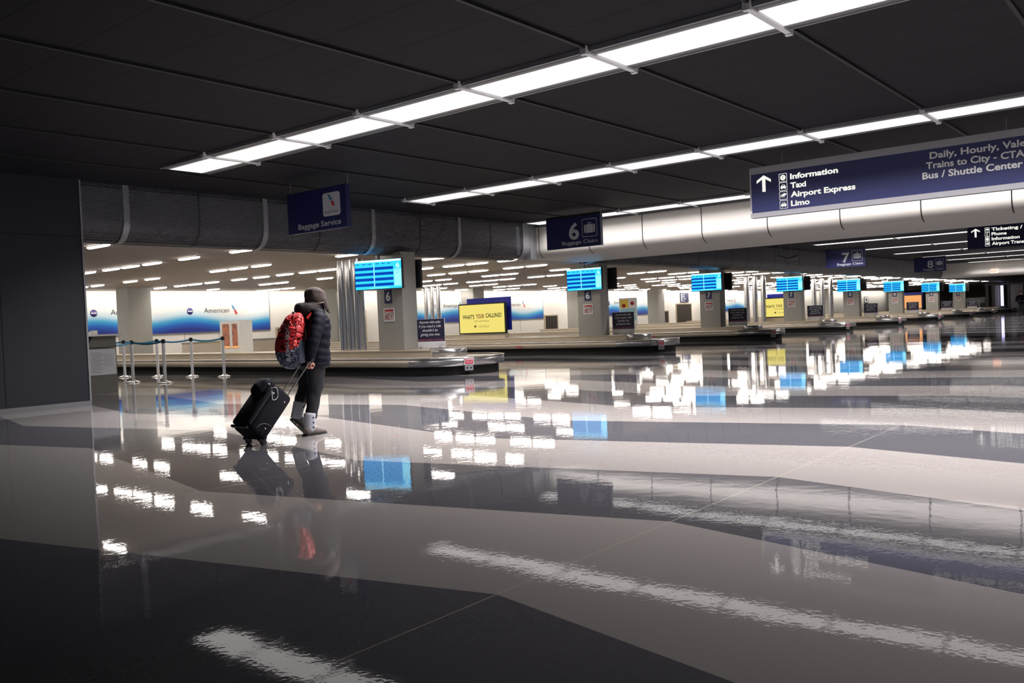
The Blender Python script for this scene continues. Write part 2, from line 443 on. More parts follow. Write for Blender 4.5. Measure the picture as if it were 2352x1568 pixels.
# ------------------------------------------------------------------ strip lights in the high ceiling
def strip(x, y0, y1, label, width=.86, mod=1.804, gain=1.0):
    r = empty('strip_light', (x, (y0 + y1) / 2, ZH - .03), label=label, cat='ceiling light', group='strip lights across the concourse ceiling')
    cy = (y0 + y1) / 2
    # module joints
    js = [j for j in [3.33 + mod * i for i in range(-6, 8)] if y0 < j < y1]
    ed = [y0] + js + [y1]
    for a, b in zip(ed, ed[1:]):
        hw = width / 2
        p = MB().box(-hw, hw, -(b - a) / 2 + .03, (b - a) / 2 - .03, -.02, .02).build('lamp_panel', 'strip' if x < 21 else 'stripfar', r)
        p.location = (0, (a + b) / 2 - cy, 0)
    for j in js:
        mb = MB().box(-width / 2 - .05, width / 2 + .05, j - cy - .03, j - cy + .03, -.045, .03)
        mb.box(-width / 2 - .1, -width / 2 - .05, j - cy - .035, j - cy + .035, -.06, .03)
        mb.box(width / 2 + .05, width / 2 + .1, j - cy - .035, j - cy + .035, -.06, .03)
        mb.build('crossbar', 'signwhite', r)
    MB().box(-width / 2 - .03, -width / 2, y0 - cy, y1 - cy, -.022, .03).box(width / 2, width / 2 + .03, y0 - cy, y1 - cy, -.022, .03).build('side_rail', 'ribgrey', r)
    la = bpy.data.lights.new('area_downlight', 'AREA'); la.shape = 'RECTANGLE'; la.size = width - .1; la.size_y = y1 - y0 - .1
    la.spread = math.radians(128); la.energy = DOWN * gain * (width - .1) * (y1 - y0); la.color = (1, .95, .95)
    lo = bpy.data.objects.new('area_downlight', la); C.objects.link(lo); lo.parent = r; lo.location = (0, 0, -.075)
    return r
DOWN = 96
strip(8.21, -3.0, 13.75, 'long bright strip light nearest the camera, ending above the dark partition wall', gain=1.35)
strip(14.25, -3.0, 14.3, 'long bright strip light between the nearest strip and the white beam', .8, gain=.75)
strip(20.33, -3.0, 15.6, 'bright strip light tucked against the near face of the white beam', .8, 1.804, .34)
for i, (x, lab) in enumerate(((38.8, 'first thin strip light beyond the white beam, left of the ticketing sign'), (44.9, 'second thin strip light beyond the white beam'),
        (51.0, 'third thin strip light beyond the white beam, ending above the number 8 sign'), (57.0, 'fourth thin strip light beyond the white beam, below the ticketing sign'),
        (63.0, 'fifth thin strip light beyond the white beam'), (69.2, 'last strip light, against the distant beam with the exit sign'))):
    strip(x, -1.0, 14.0, lab, .62, 3.6)

for x in (26.6, 80.0, 90.0):  # strip hidden by the beam; the far two are added fill for the end
    la = bpy.data.lights.new('area_downlight', 'AREA'); la.shape = 'RECTANGLE'; la.size = .5; la.size_y = 15
    la.spread = math.radians(140); la.energy = DOWN * 5; la.color = (1, .95, .95)
    lo = bpy.data.objects.new('area_downlight', la); C.objects.link(lo); lo.location = (x, 6.5, ZH - .05)

# ------------------------------------------------------------------ tubes in the low ceiling
rows = {
 8.40: [17.36], 11.52: [17.12, 19.3, 21.03, 22.13, 23.16, 24.52],
 14.60: [17.12, 20.79, 21.9, 22.9, 26.69, 28.1, 30.39, 31.58],
 17.68: [17.08, 21.72, 22.68, 23.9, 25.2, 26.5, 28.2, 29.29, 30.27, 31.76, 33.5],
 20.55: [16.7, 18.0, 19.0, 20.35, 25.4, 28.04, 29.01, 32.7],
 23.60: [18.0, 19.0, 20.62, 21.61, 22.71, 31.7, 32.7, 33.6],
 26.60: [19.2, 21.65, 22.61, 25.2, 26.3], 29.68: [21.66, 22.67, 24.28, 25.26, 26.22, 27.66, 28.7, 29.6],
 32.80: [18.6, 19.6, 27.89, 28.84, 31.3, 32.2], 35.70: [18.2, 19.2, 22.4, 23.4, 27.73, 28.72, 29.73, 32.5]}
rnd = random.Random(3)
for i in range(10, 28):
    x = 8.42 + 3.045 * i; ys = []; y = 16.6 + rnd.random()
    while y < 33.8:
        for _ in range(rnd.choice((1, 2, 2, 3))):
            if y < 33.8: ys.append(y)
            y += 1.02
        y += rnd.choice((1.0, 1.6, 2.1))
    rows[round(x, 2)] = ys
proto = None
def tube_mesh():
    mb = MB().box(-.06, .06, -.47, .47, .0, .03, 1)
    n = 10; rr = []
    for yy, r in ((-.47, .008), (-.43, .035), (-.36, .055), (.36, .055), (.43, .035), (.47, .008)):
        rr.append([(r * math.cos(PI + PI * k / n), yy, r * .7 * math.sin(PI + PI * k / n)) for k in range(n + 1)])
    mb.rings(rr, 0, True)
    return mb
nt_ = 0
for x, ys in sorted(rows.items()):
    for y in ys:
        if proto is None:
            o = proto = tube_mesh().build('ceiling_lamp', ['tube', 'trimgrey'])
        else:
            o = proto.copy(); C.objects.link(o)
        o.location = (x, y, ZL - .012)
        near = 'near' if x < 21 else 'distant'
        tag(o, ('short glowing lamp recessed in the plank ceiling, left of the first number 6 screen' if x < 15.5 else
                'short glowing lamp recessed in the plank ceiling between the two number 6 columns' if x < 26 else
                'short glowing lamp recessed in the plank ceiling beyond the second number 6 column' if x < 45 else
                'tiny glowing lamp in the plank ceiling beyond the number 7 columns'), 'ceiling light',
            ('lamps left of the first number 6 screen' if x < 15.5 else 'lamps between the number 6 columns' if x < 26 else
             'lamps beyond the second number 6 column' if x < 45 else 'lamps beyond the number 7 columns'))
        nt_ += 1
for x, ys in rows.items():
    la = bpy.data.lights.new('lamp_row_light', 'AREA'); la.shape = 'RECTANGLE'; la.size = .14; la.size_y = 16.5; la.spread = math.radians(140)
    la.energy = 15 * max(len(ys), 4); la.color = (1, .93, .84)
    lo = bpy.data.objects.new('lamp_row_light', la); C.objects.link(lo); lo.location = (x, 25.0, ZL - .07)

la = bpy.data.lights.new('wall_fill_light', 'AREA'); la.shape = 'RECTANGLE'; la.size = 112; la.size_y = .15; la.energy = 1300; la.color = (1, .95, .88)
lo = bpy.data.objects.new('wall_fill_light', la); C.objects.link(lo); lo.location = (64, 33.45, 3.02); lo.rotation_euler = (math.radians(35), 0, 0)  # unseen light added to whiten the upper back wall evenly

# ------------------------------------------------------------------ baggage carousels, columns, screens, banners
cols = [(15.27, 15.9, 6), (24.7, 16.19, 6), (34.3, 16.47, 7), (44.28, 16.77, 7), (54.5, 17.08, 8), (65.0, 17.39, 8), (76.5, 17.74, 9), (87.26, 18.06, 9)]
ordn = ['first', 'second', 'third', 'fourth', 'fifth', 'sixth', 'seventh', 'eighth', 'ninth']
RO, RI = 1.36, .46
def ushape(r, L, n=26):     # outline, open at far end, centre of the round end at origin
    pts = [(-r, L)] + [(r * math.cos(PI + PI * i / n), r * math.sin(PI + PI * i / n)) for i in range(n + 1)] + [(r, L)]
    return pts
def wall_u(mb, r, y0, y1, z0, z1, arc=True, straight=True, th=.02, n=26, mi=0):
    def strip_(pts):
        m = len(pts)
        inn = []
        for x, y in pts:
            if y > 0: inn.append((x - math.copysign(th, x), y))
            else:
                l = math.hypot(x, y); inn.append((x * (l - th) / l, y * (l - th) / l))
        vs = [(x, y, z0) for x, y in pts] + [(x, y, z1) for x, y in pts] + [(x, y, z1) for x, y in inn] + [(x, y, z0) for x, y in inn]
        fs = []
        for i in range(m - 1):
            for a, b in ((0, 1), (1, 2), (2, 3), (3, 0)):
                fs.append((a * m + i, a * m + i + 1, b * m + i + 1, b * m + i))
        mb.add(vs, fs, mi, True)
    if arc: strip_([(r * math.cos(PI + PI * i / n), r * math.sin(PI + PI * i / n)) for i in range(n + 1)])
    if straight:
        strip_([(-r, y1), (-r, y0)]); strip_([(r, y0), (r, y1)])
car_proto = None
def make_carousel(L):
    r = empty('baggage_carousel', (0, 0, 0))
    ZT, ZB, ZP = .40, .215, .57
    mb = MB(); wall_u(mb, RO, .0, L, ZB, ZT, arc=False); mb.build('side_skirt', 'skirt', r)
    mb = MB(); wall_u(mb, RO, .0, L, ZB, ZT, straight=False); mb.build('end_skirt', 'brushed', r)
    mb = MB(); wall_u(mb, RO + .012, 0, L, ZT - .004, ZT + .016, th=.05); mb.build('rim', 'chrome', r)
    mb = MB(); pts = ushape(RO - .14, L); mb.prism(pts, 0.0, ZB + .02); mb.build('base', 'rubber', r)
    mb = MB()
    n = 26; o = ushape(RO - .03, L, n); i_ = ushape(RI, L, n); m = len(o)
    vs = [(x, y, ZT - .015) for x, y in o] + [(x, y, ZT + .01) for x, y in i_]
    mb.add(vs, [(k, k + 1, m + k + 1, m + k) for k in range(m - 1)], 0, True)
    mb.build('conveyor_belt', 'belt', r)
    mb = MB().box(-RI, RI, .12, L, .3, ZP).box(-RI - .01, RI + .01, .12, L, ZP - .02, ZP + .004); mb.build('centre_island', 'skirt', r)
    mb = MB().lathe([(.0, .38), (RI, .38), (RI, ZP + .01), (RI - .02, ZP + .02), (RI - .05, ZP + .012), (0, ZP + .012)], (0, 0.0, 0), 40); mb.build('end_drum', 'brushed', r)
    # warning plate with outlets, on the round end
    a = math.radians(243); 
    w = empty('p', (0, 0, 0)); bpy.data.objects.remove(w)
    rot = Matrix.Translation((( RO + .018) * math.cos(a), (RO + .018) * math.sin(a), 0)) @ Matrix.Rotation(a + R90, 4, 'Z') @ Matrix.Rotation(R90, 4, 'X')
    mb = MB().box(-.115, .115, .235, .40, -.006, .012, 0)
    mb.box(-.10, .10, .352, .378, .012, .015, 1).box(-.10, .10, .25, .335, .012, .015, 1)
    text_mb(mb, 'DANGER', 0, .356, .016, .14, 'C', .012, 0, 0, .018)
    text_mb(mb, 'KEEP OFF', 0, .28, .028, .15, 'C', .012, 0, 0, .018)
    mb.build('warning_plate', ['signwhite', 'red'], r, rot)
    mb = MB().box(-.10, .10, .10, .225, -.06, .008, 0)
    for ox in (-.045, .045): mb.lathe([(0, .0), (.022, .0), (.022, .006), (0, .006)], (ox, .165, .008), 14, 1)
    mb.build('outlet_box', ['signgrey', 'black'], r, rot)
    rot2 = Matrix.Translation((-RO - .002, 3.95, 0)) @ Matrix.Rotation(-R90, 4, 'Z') @ Matrix.Rotation(R90, 4, 'X')
    mb = MB().box(-.14, .14, .235, .30, 0, .004, 0); text_mb(mb, 'CAUTION', 0, .272, .017, .2, 'C', .012, 0, 1, .006); text_mb(mb, 'MOVING BELT', 0, .245, .014, .22, 'C', .01, 0, 1, .006)
    mb.build('caution_sticker', ['red', 'signwhite'], r, rot2)
    return r
m_, t_, out_ = nt('conveyor_plates')
p_, x_, y_, z_ = pos(t_, True)
n_ = noise_(t_, p_, 5, 4)
principled(t_, out_, mixc(t_, n_, (.30, .26, .21), (.46, .41, .35)), .35, .3)
M['belt'] = m_
where = ['nearest, behind the walking person, around the first number 6 column', 'around the second number 6 column, with a yellow display on its island', 'around the first number 7 column',
         'around the second number 7 column', 'around the first number 8 column', 'around the second number 8 column', 'around the first number 9 column', 'around the last number 9 column', 'past the last number 9 column, tip only']
ccol = cols + [(98.6, 18.4, 0)]
for i, (cx, cy, num) in enumerate(ccol):
    if car_proto is None: o = car_proto = make_carousel(18.0)
    else: o = copy_tree(car_proto)
    o.location = (cx - 1.05 + RO, cy - 1.2, 0)
    if i: o.location.x += .0
    o.scale = (1, (33.9 - o.location.y) / 18.0, 1) if i == 0 else (1, 1, 1)
    o.scale = (1, 1, 1)
    tag(o, 'steel baggage carousel ' + where[i], 'baggage carousel', 'row of baggage carousels')

# structural columns
desc = ['with the number 6 plate and screen, right of the walking person', 'with the number 6 plate beyond the yellow display', 'with the number 7 plate, nearer of the two', 'with the number 7 plate, farther of the two',
        'with the number 8 plate, nearer of the two', 'with the number 8 plate, farther of the two', 'with the number 9 plate, nearer of the two', 'with the number 9 plate, last in the row']
ZP = .575
def col_mesh(): return MB().box(0, .5, 0, .93, ZP, ZL)
pc = None
for i, (cx, cy, num) in enumerate(cols):
    if pc is None: o = pc = col_mesh().build('support_column', 'column')
    else: o = pc.copy(); C.objects.link(o)
    o.location = (cx, cy, 0)
    tag(o, 'square grey column standing on a carousel island, ' + desc[i], 'column', 'grey columns on the carousels')

# number plates and notices on the columns
plates = {}
for i, (cx, cy, num) in enumerate(cols):
    r = empty('number_plate', (cx, cy + .50, 1.93), FX, 'blue number %d plate on the %s column in the row' % (num, ordn[i]), 'sign', 'number plates on the columns')
    if num not in plates:
        a = MB().box(-.155, .155, -.175, .2, 0, .01, 0).box(-.145, .145, -.165, .19, .01, .014, 1)
        b = MB(); text_mb(b, str(num), 0, -.085, .22, .16, 'C', .03, 0, 0, .018)
        plates[num] = (a.build('board', ['signwhite', 'signblue'], r).data, b.build('numeral', 'signwhite', r).data)
    else:
        for d in plates[num]:
            o = bpy.data.objects.new(d.name.split('.')[0], d); C.objects.link(o); o.parent = r
    if i == 0:
        nb = MB().box(-.2, .2, -.17, .17, 0, .012, 0)
        nimg = MB().box(-.175, .175, -.13, .14, .012, .015, 0).box(-.13, .175, .09, .14, .015, .017, 1)
    o = empty('notice', (cx, cy + .50, 1.48), FX, 'framed red and white notice under the number %d plate, %s column in the row' % (num, ordn[i]), 'notice', 'framed notices on the columns')
    if i == 0: nd = (nb.build('frame', 'signwhite', o).data, nimg.build('print', ['notice', 'posterred'], o).data)
    else:
        for d in nd:
            q = bpy.data.objects.new(d.name.split('.')[0], d); C.objects.link(q); q.parent = o

# flight screens
SW, SH = 1.36, .755
def screen_display(num):
    mb = MB(); w, h = SW - .03, SH - .03
    def rc(x0, x1, y0, y1, mi, z=.0): mb.add([(x, y, z) for x, y in ((-w/2 + x0*w, -h/2 + y0*h), (-w/2 + x1*w, -h/2 + y0*h), (-w/2 + x1*w, -h/2 + y1*h), (-w/2 + x0*w, -h/2 + y1*h))], [(0, 1, 2, 3)], mi)
    rc(0, 1, 0, 1, 0, .0); rc(0, 1, .93, 1, 2, .002)
    for k in range(4):
        y = .10 + k * .185
        rc(.0, .405, y, y + .10, 1, .002); rc(.43, .83, y, y + .10, 1, .002)
    for xx in (.02, .16, .28, .45, .58, .70): rc(xx, xx + .08, .855, .88, 1, .002)
    rc(.41, .42, .07, .90, 2, .002); rc(.845, 1, .08, .66, 3, .002)
    rc(.30, .72, .025, .05, 3, .002)
    text_mb(mb, str(num), -w/2 + .93 * w, -h/2 + .70 * h, .125, .10, 'C', .012, 0, 2, .004)
    text_mb(mb, 'AMERICAN', -w/2 + .925 * w, -h/2 + .60 * h, .02, .13, 'C', 0, 0, 1, .004)
    text_mb(mb, 'SKY', -w/2 + .93 * w, -h/2 + .52 * h, .03, .09, 'C', 0, 0, 1, .004)
    return mb
disp = {}; body = None
for i, (cx, cy, num) in enumerate(cols):
    phi = math.radians(17 if i == 0 else 4)
    # right edge is fixed near the column corner, panel turns slightly towards the concourse
    ry, rx = cy - .17, cx - .14
    lx, ly = -math.sin(phi), math.cos(phi)
    zc = 2.50
    r = empty('flight_screen', (rx + lx * SW / 2, ry + ly * SW / 2, zc), (R90, 0, -R90 + phi), 'glowing blue flight display for carousel %d hung on the %s column in the row' % (num, ordn[i]), 'screen', 'flight screens on the columns')
    if body is None:
        a = MB().box(-SW/2, SW/2, -SH/2, SH/2, -.09, -.006).build('housing', 'black', r).data
        b = MB().box(-.03, .03, SH/2 - .1, ZL - zc - .02, -.075, -.03).box(-.12, .12, -.12, .12, -.142, -.09).build('bracket', 'trimgrey', r).data
        body = (a, b)
    else:
        for d in body:
            o = bpy.data.objects.new(d.name.split('.')[0], d); C.objects.link(o); o.parent = r
    if num not in disp: disp[num] = screen_display(num).build('display', ['s_cyan', 's_blue', 's_white', 's_pale'], r).data
    else:
        o = bpy.data.objects.new('display', disp[num]); C.objects.link(o); o.parent = r
    # monitor on the far side of the column, seen from behind
    m = empty('rear_monitor', (cx + .62, cy + (.5 if i == 0 else .32), 2.5), FX, 'dark back of a monitor facing away on the far side of the %s column' % ordn[i], 'screen', 'monitors facing away behind the columns')
    if i == 0:
        md = (MB().box(-.62, .62, -.36, .36, 0, .07).build('housing', 'black', m).data,
              MB().box(-.2, .2, -.2, .2, .07, .117).box(-.03, .03, .2, .52, .03, .08).build('bracket', 'trimgrey', m).data)
    else:
        for d in md:
            o = bpy.data.objects.new(d.name.split('.')[0], d); C.objects.link(o); o.parent = m

# "anyone who asks" banners standing on the islands
def banner():
    r = empty('ride_banner', (0, 0, 0))
    pn = MB().box(-.40, .40, .0, .74, -.015, .0, 0).box(-.385, .385, .17, .735, .0, .004, 1).build('panel', ['signwhite', 'navy'], r)
    mb = MB()
    for k, s in enumerate(('Anyone who asks', 'if you need a ride', "shouldn't be", 'giving you one.')):
        text_mb(mb, s, 0, .63 - .104 * k, .068, [.58, .60, .42, .52][k], 'C', .012, .3, 0, .007)
    text_mb(mb, 'Solicitation at O\'Hare is Prohibited', 0, .195, .036, .71, 'C', .012, .25, 1, .007)
    text_mb(mb, 'CDA', .27, .06, .05, .14, 'C', .0, .2, 2, .007)
    mb.build('lettering', ['signwhite', 'pink', 'signgrey'], pn)
    MB().box(-.28, -.24, 0, .03, -.12, .10).box(.24, .28, 0, .03, -.12, .10).build('foot', 'signgrey', r)
    return r
bp = None
for i, (cx, cy, num) in enumerate(cols):
    if bp is None: o = bp = banner()
    else: o = copy_tree(bp)
    o.location = (cx + .62, cy - .31, ZP + .02)
    if i: o.location = (cx + .55, cy - .52, ZP + .02)
    o.rotation_euler = (R90, 0, -R90 + math.radians(24 if i == 0 else 10))
    tag(o, 'navy warning banner about ride offers beside the %s column of the row' % ordn[i], 'banner', 'navy ride warning banners')

# polished steel pipes
def pipes(name_i, base, n, d, step, z0, label):
    for k in range(n):
        o = MB().cyl((0, 0, z0), (0, 0, ZL), d / 2, 36).cyl((0, 0, z0), (0, 0, z0 + .04), d / 2 + .004, 36).build('steel_pipe', 'chrome')
        o.location = (base[0] + step[0] * k, base[1] + step[1] * k, 0)
        tag(o, label % ('left', 'middle', 'right')[k], 'pipe', 'polished pipes %s' % name_i)
pipes('beside the first number 6 column', (15.75, 18.72, 0), 3, .30, (0, -.325), ZP, '%s pipe of the wide polished trio beside the first number 6 column')
pipes('left of the farther number 7 column', (44.6, 19.85, 0), 3, .27, (0, -.47), ZP, '%s pipe of the slim trio left of the farther number 7 column')
pipes('left of the nearer number 8 column', (54.9, 19.95, 0), 3, .28, (0, -.52), ZP, '%s pipe of the slim trio left of the nearer number 8 column')
pipes('behind the first navy banner', (31.0, 30.6, 0), 3, .22, (.0, -.42), 0, '%s pipe of the thin distant trio above the first navy banner')

# second row of grey columns near the back wall
pc2 = None
for i, x in enumerate((16.45, 26.4, 36.0, 46.1, 56.3, 66.5, 92.5)):
    if pc2 is None: o = pc2 = MB().box(0, .9, 0, .9, 0, ZL).build('support_column', 'column')
    else: o = pc2.copy(); C.objects.link(o)
    o.location = (x, 31.9, 0)
    tag(o, 'square grey column near the mural wall, ' + ('far left behind the queue posts', 'behind the polished pipe trio', 'left of the yellow display', 'left of the second number 6 column', 'beside the red and yellow poster board', 'left of the first number 7 column', 'past the farther number 7 column')[i], 'column', 'grey columns by the mural wall')

# ------------------------------------------------------------------ back wall murals, openings
def tail(mb, x, z, s=1.0):
    # two slanted shards of the flight symbol
    mb.add([(x + a * s, z + b * s, .008) for a, b in ((-.14, .22), (-.05, .18), (.045, .02), (-.035, -.005))], [(0, 1, 2, 3)], 1)
    mb.add([(x + a * s, z + b * s, .008) for a, b in ((.0, -.02), (.075, .01), (.165, -.2), (.06, -.2))], [(0, 1, 2, 3)], 2)
def mural(x0, x1, items, label):
    r = empty('airline_mural', (x0, 34.24, 0), FY, label, 'mural', 'airline murals on the back wall')
    MB().box(0, x1 - x0, 1.27, ZL - .005, 0, .02).build('panel', 'mural', r)
    mb = MB().box(0, x1 - x0, 1.245, 1.27, 0, .03)
    mb.box(-.03, 0, 1.245, ZL - .01, 0, .03).box(x1 - x0, x1 - x0 + .03, 1.245, ZL - .01, 0, .03); mb.build('frame', 'ribgrey', r)
    for g, tx, sy in items:
        if g is not None:
            b = MB().lathe([(0, 0), (.14, 0), (.14, .012), (0, .02)], (g - x0, 2.18, .02), 28, 0).box(g - x0 - .11, g - x0 + .11, 2.16, 2.20, .03, .045, 1)
            b.build('globe_emblem', ['purple', 'signwhite'], r)
        b = MB(); text_mb(b, 'American', tx - x0, 2.105, .215, 1.24, 'L', .0, 0, 0, .03)
        b.build('lettering', 'textgrey', r)
        b = MB(); tail(b, sy - x0, 2.22)
        q = b.build('flight_symbol', ['textgrey', 'tailblue', 'tailred'], r); q.location.z = .024
    return r
mural(9.0, 24.35, [(12.1, 12.8, 14.3), (16.23, 16.9, 18.4), (20.34, 21.0, 22.5)], 'blue and white airline mural at far left behind the queue posts')
mural(33.7, 45.4, [(35.27, 36.0, 37.5), (41.1, 41.78, 43.35)], 'blue and white airline mural behind the yellow display')
mural(52.0, 60.2, [(53.3, 53.95, 55.45)], 'blue and white airline mural between the second number 6 and first number 7 columns')
mural(70.5, 76.8, [(None, 72.65, 74.25)], 'blue and white airline mural right of the first number 7 column')
for i, x in enumerate((18.54, 20.04, 21.7, 23.4, 38.0, 40.5, 43.0)):
    tag(MB().box(x, x + .012, 34.243, 34.25, .5, 1.24).build('trim_%d' % (150 + i), 'trimgrey'), kind='structure')
# openings
def curtain(x0, x1, z0, z1, name, label, cat, nst=9):
    r = empty(name, ((x0 + x1) / 2, 34.24, 0), FY, label, cat)
    w = x1 - x0
    MB().box(-w/2, w/2, z0, z1, 0, .01).build('backing', 'void', r)
    MB().box(-w/2 - .08, -w/2, z0, z1 + .08, 0, .05).box(w/2, w/2 + .08, z0, z1 + .08, 0, .05).box(-w/2, w/2, z1, z1 + .08, 0, .05).build('frame', 'tan', r)
    mb = MB()
    for k in range(nst):
        a = -w/2 + w * k / nst
        mb.box(a + .01, a + w / nst - .01, z0, z1 - .03, .015 + .01 * (k % 2), .02 + .01 * (k % 2))
    mb.build('strip_curtain', 'shade', r)
curtain(45.6, 46.9, .5, 1.40, 'bag_chute', 'dark strip curtain bag opening in the back wall left of the second number 6 column', 'bag opening')
curtain(60.5, 61.9, .55, 1.42, 'bag_chute', 'small dark strip curtain bag opening left of the wide shutter', 'bag opening')
curtain(63.3, 65.8, .5, 1.95, 'roller_shutter', 'wide dark shutter under the blue directory sign', 'shutter', 12)
curtain(24.75, 25.55, .5, 1.28, 'bag_chute', 'dark bag opening in the back wall beside the red backpack', 'bag opening', 5)
r = empty('doorway', (29.85, 34.24, 0), FY, 'tall dark doorway seen between the pipe trio and the first column', 'doorway')
MB().box(-1.2, .3, 0, 2.0, 0, .01).build('opening', 'brown', r); MB().box(.3, .38, 0, 2.08, 0, .05).box(-1.28, -1.2, 0, 2.08, 0, .05).box(-1.2, .3, 2.0, 2.08, 0, .05).build('frame', 'tan', r)
r = empty('directory_sign', (64.7, 34.22, 2.5), FY, 'small blue directory sign with white lines above the wide shutter', 'sign')
MB().box(-.7, .7, -.38, .38, 0, .03).build('board', 'signblue', r)
b = MB()
for k, s in enumerate(('Taxis', 'Buses', 'To Gates', 'Limos')): text_mb(b, s, -.3, .2 - .17 * k, .1, None, 'L', .03, 0, 0, .036)
b.box(-.58, -.42, -.3, .3, .03, .036); b.build('lettering', 'signwhite', r)
# framed pictures far away
for x, l in ((107.5, 'white framed picture on the distant cream wall, right of the first number 8 column'), (112.0, 'wider white framed picture behind a navy banner near the second number 8 column')):
    r = empty('framed_picture', (x, 34.23, 2.0), FY, l, 'picture', 'distant framed pictures')
    MB().box(-.75, .75, -.45, .35, 0, .04).build('frame', 'trimgrey', r); MB().box(-.62, .62, -.36, .28, .04, .05).build('mount', 'white', r); MB().box(-.3, .3, -.15, .12, .05, .055).build('print', 'midgrey', r)
tag(MB().box(96, 99.5, 34.0, 34.24, 0, ZL).build('wall_recess', 'midgrey'), kind='structure')

# ------------------------------------------------------------------ displays on the islands
def ad_display(x, yc, w, z0, z1, label, mat='yellowE', full=True):
    r = empty('advert_display', (x, yc, z0), FX, label, 'advertising display')
    h = z1 - z0
    MB().box(-w/2, w/2, 0, h, -.10, 0).build('frame', 'black', r)
    dd = MB().box(-w/2 + .05, w/2 - .05, .05, h - .05, 0, .006).build('display', mat, r)
    if full:
        b = MB(); text_mb(b, "WHAT'S", -w*.41, h*.50, h*.135, w*.255, 'L', .02, 0, 0, .012); text_mb(b, 'YOUR', -w*.12, h*.515, h*.135, w*.18, 'L', .02, 0, 1, .012); text_mb(b, 'CALLING?', w*.09, h*.53, h*.135, w*.335, 'L', .02, 0, 0, .012)
        text_mb(b, 'LUC.edu/share', 0, h*.40, h*.05, w*.32, 'C', .01, 0, 2, .012)
        text_mb(b, 'LOYOLA', w*.05, h*.21, h*.07, w*.22, 'C', .0, 0, 2, .012)
        b.add([(-w*.14 + a*w, h*.245 + c*h, .012) for a, c in ((-.025, .04), (.025, .04), (.025, -.01), (0, -.045), (-.025, -.01))], [(0, 1, 2, 3, 4)], 2)
        b.build('lettering', ['textblack', 'textred', 'gold'], dd)
    MB().box(-w/2 + .15, w/2 - .02, .12, h + .20, -.40, -.34).build('rear_panel', 'blueboard', r)
    MB().box(-w/2 + .2, w/2 - .1, -(z0 - ZP) , .0, -.3, -.05).build('plinth', 'skirt', r)
    return r
ad_display(25.2, 21.95, 2.36, .745, 1.92, 'yellow university advert screen on the island of the second carousel')
ad_display(44.95, 18.15, 2.0, .78, 1.84, 'yellow university advert screen partly behind the farther number 7 column')
ad_display(76.9, 20.0, 1.9, .80, 1.95, 'orange advert screen just right of the farther number 8 column', 'orangeE', False)

# kiosk with two city posters, and feeder units near the back wall
r = empty('poster_kiosk', (15.75, 24.25, ZP), (0, 0, -R90 + .1), 'white kiosk with two city posters above the nearest carousel, under the airline name', 'kiosk')
KM = Matrix.Rotation(R90, 4, 'X')
MB().box(-.47, .47, 0, .5, 0, 1.0).build('cabinet', 'white', r)
for k, (a, b) in enumerate(((-.34, -.02), (.12, .36))):
    q = MB().box(a, b, .2, .9, 0, .012, 0).build('poster', 'city', r, KM)
    MB().box(a - .02, b + .02, .14, .2, 0, .013).build('poster_footer', 'orangeE', r, KM)
r = empty('feeder_conveyor', (18.6, 30.8, 0), (0, 0, 0), 'low beige feeder conveyor in front of the far left mural', 'conveyor')
MB().box(0, 4.6, 0, 1.2, .3, .86).build('side_panel', 'skirt', r); MB().box(-.02, 4.62, -.02, 1.22, .86, .9).build('rim', 'chrome', r)
MB().box(.1, 4.5, .1, 1.1, 0, .3).build('base', 'rubber', r)
r = empty('poster_board', (34.8, 21.3, ZP), (0, 0, -R90 + .3), 'white board with red and yellow posters behind the second navy banner', 'poster board')
MB().box(-.42, .42, .22, 1.45, 0, .02, 0).box(-.36, .02, 1.0, 1.38, .02, .024, 1).box(.05, .36, 1.0, 1.38, .02, .024, 0).box(-.36, .36, .72, .97, .02, .024, 2).box(-.36, -.02, .42, .7, .02, .024, 3).box(.0, .36, .4, .66, .02, .024, 2)\
    .lathe([(0, .024), (.09, .024), (0, .03)], (.2, 1.2, 0), 16, 3).lathe([(0, .024), (.09, .024), (0, .03)], (-.2, 1.1, 0), 16, 3).build('board', ['signwhite', 'postery', 'posterc', 'posterred'], r, KM)
MB().cyl((-.3, .03, 0), (-.3, .03, 1.0), .015, 8).cyl((.3, .03, 0), (.3, .03, 1.0), .015, 8).build('stand', 'chrome', r)

# ------------------------------------------------------------------ hanging signs
def sign_board(name, loc, w, h, label, group=None):
    r = empty(name, loc, FX, label, 'hanging sign', group)
    return r
def hangers(r, w, h, xs):
    mb = MB()
    for x in xs: mb.cyl((x, h, -.04), (x, ZH - r.location.z, -.04), .008, 8)
    mb.build('hanger', 'ribgrey', r)
def suitcase_icon(mb, cx, cy, s, zi=.036, mi=0):
    def rc(x0, x1, y0, y1): mb.box(cx + x0*s, cx + x1*s, cy + y0*s, cy + y1*s, zi - .003, zi, mi)
    rc(-.36, -.25, -.26, .17); rc(-.22, .22, -.28, .19); rc(.25, .36, -.26, .17)
    rc(-.10, .10, .25, .30); rc(-.10, -.06, .19, .30); rc(.06, .10, .19, .30)
def outline(mb, cx, cy, s, z=.034, mi=0, t=.03):
    a = s / 2; c = a * .82
    o = []
    for qx, qy, a0 in ((1, 1, 0), (-1, 1, 90), (-1, -1, 180), (1, -1, 270)):
        for k in range(5):
            an = math.radians(a0 + 22.5 * k); o.append((cx + qx * c + (a - c) * math.cos(an), cy + qy * c + (a - c) * math.sin(an)))
    n = len(o); i_ = [(cx + (x - cx) * (1 - 2 * t), cy + (y - cy) * (1 - 2 * t)) for x, y in o]
    mb.add([(x, y, z) for x, y in o] + [(x, y, z) for x, y in i_], [(k, (k + 1) % n, n + (k + 1) % n, n + k) for k in range(n)], mi)
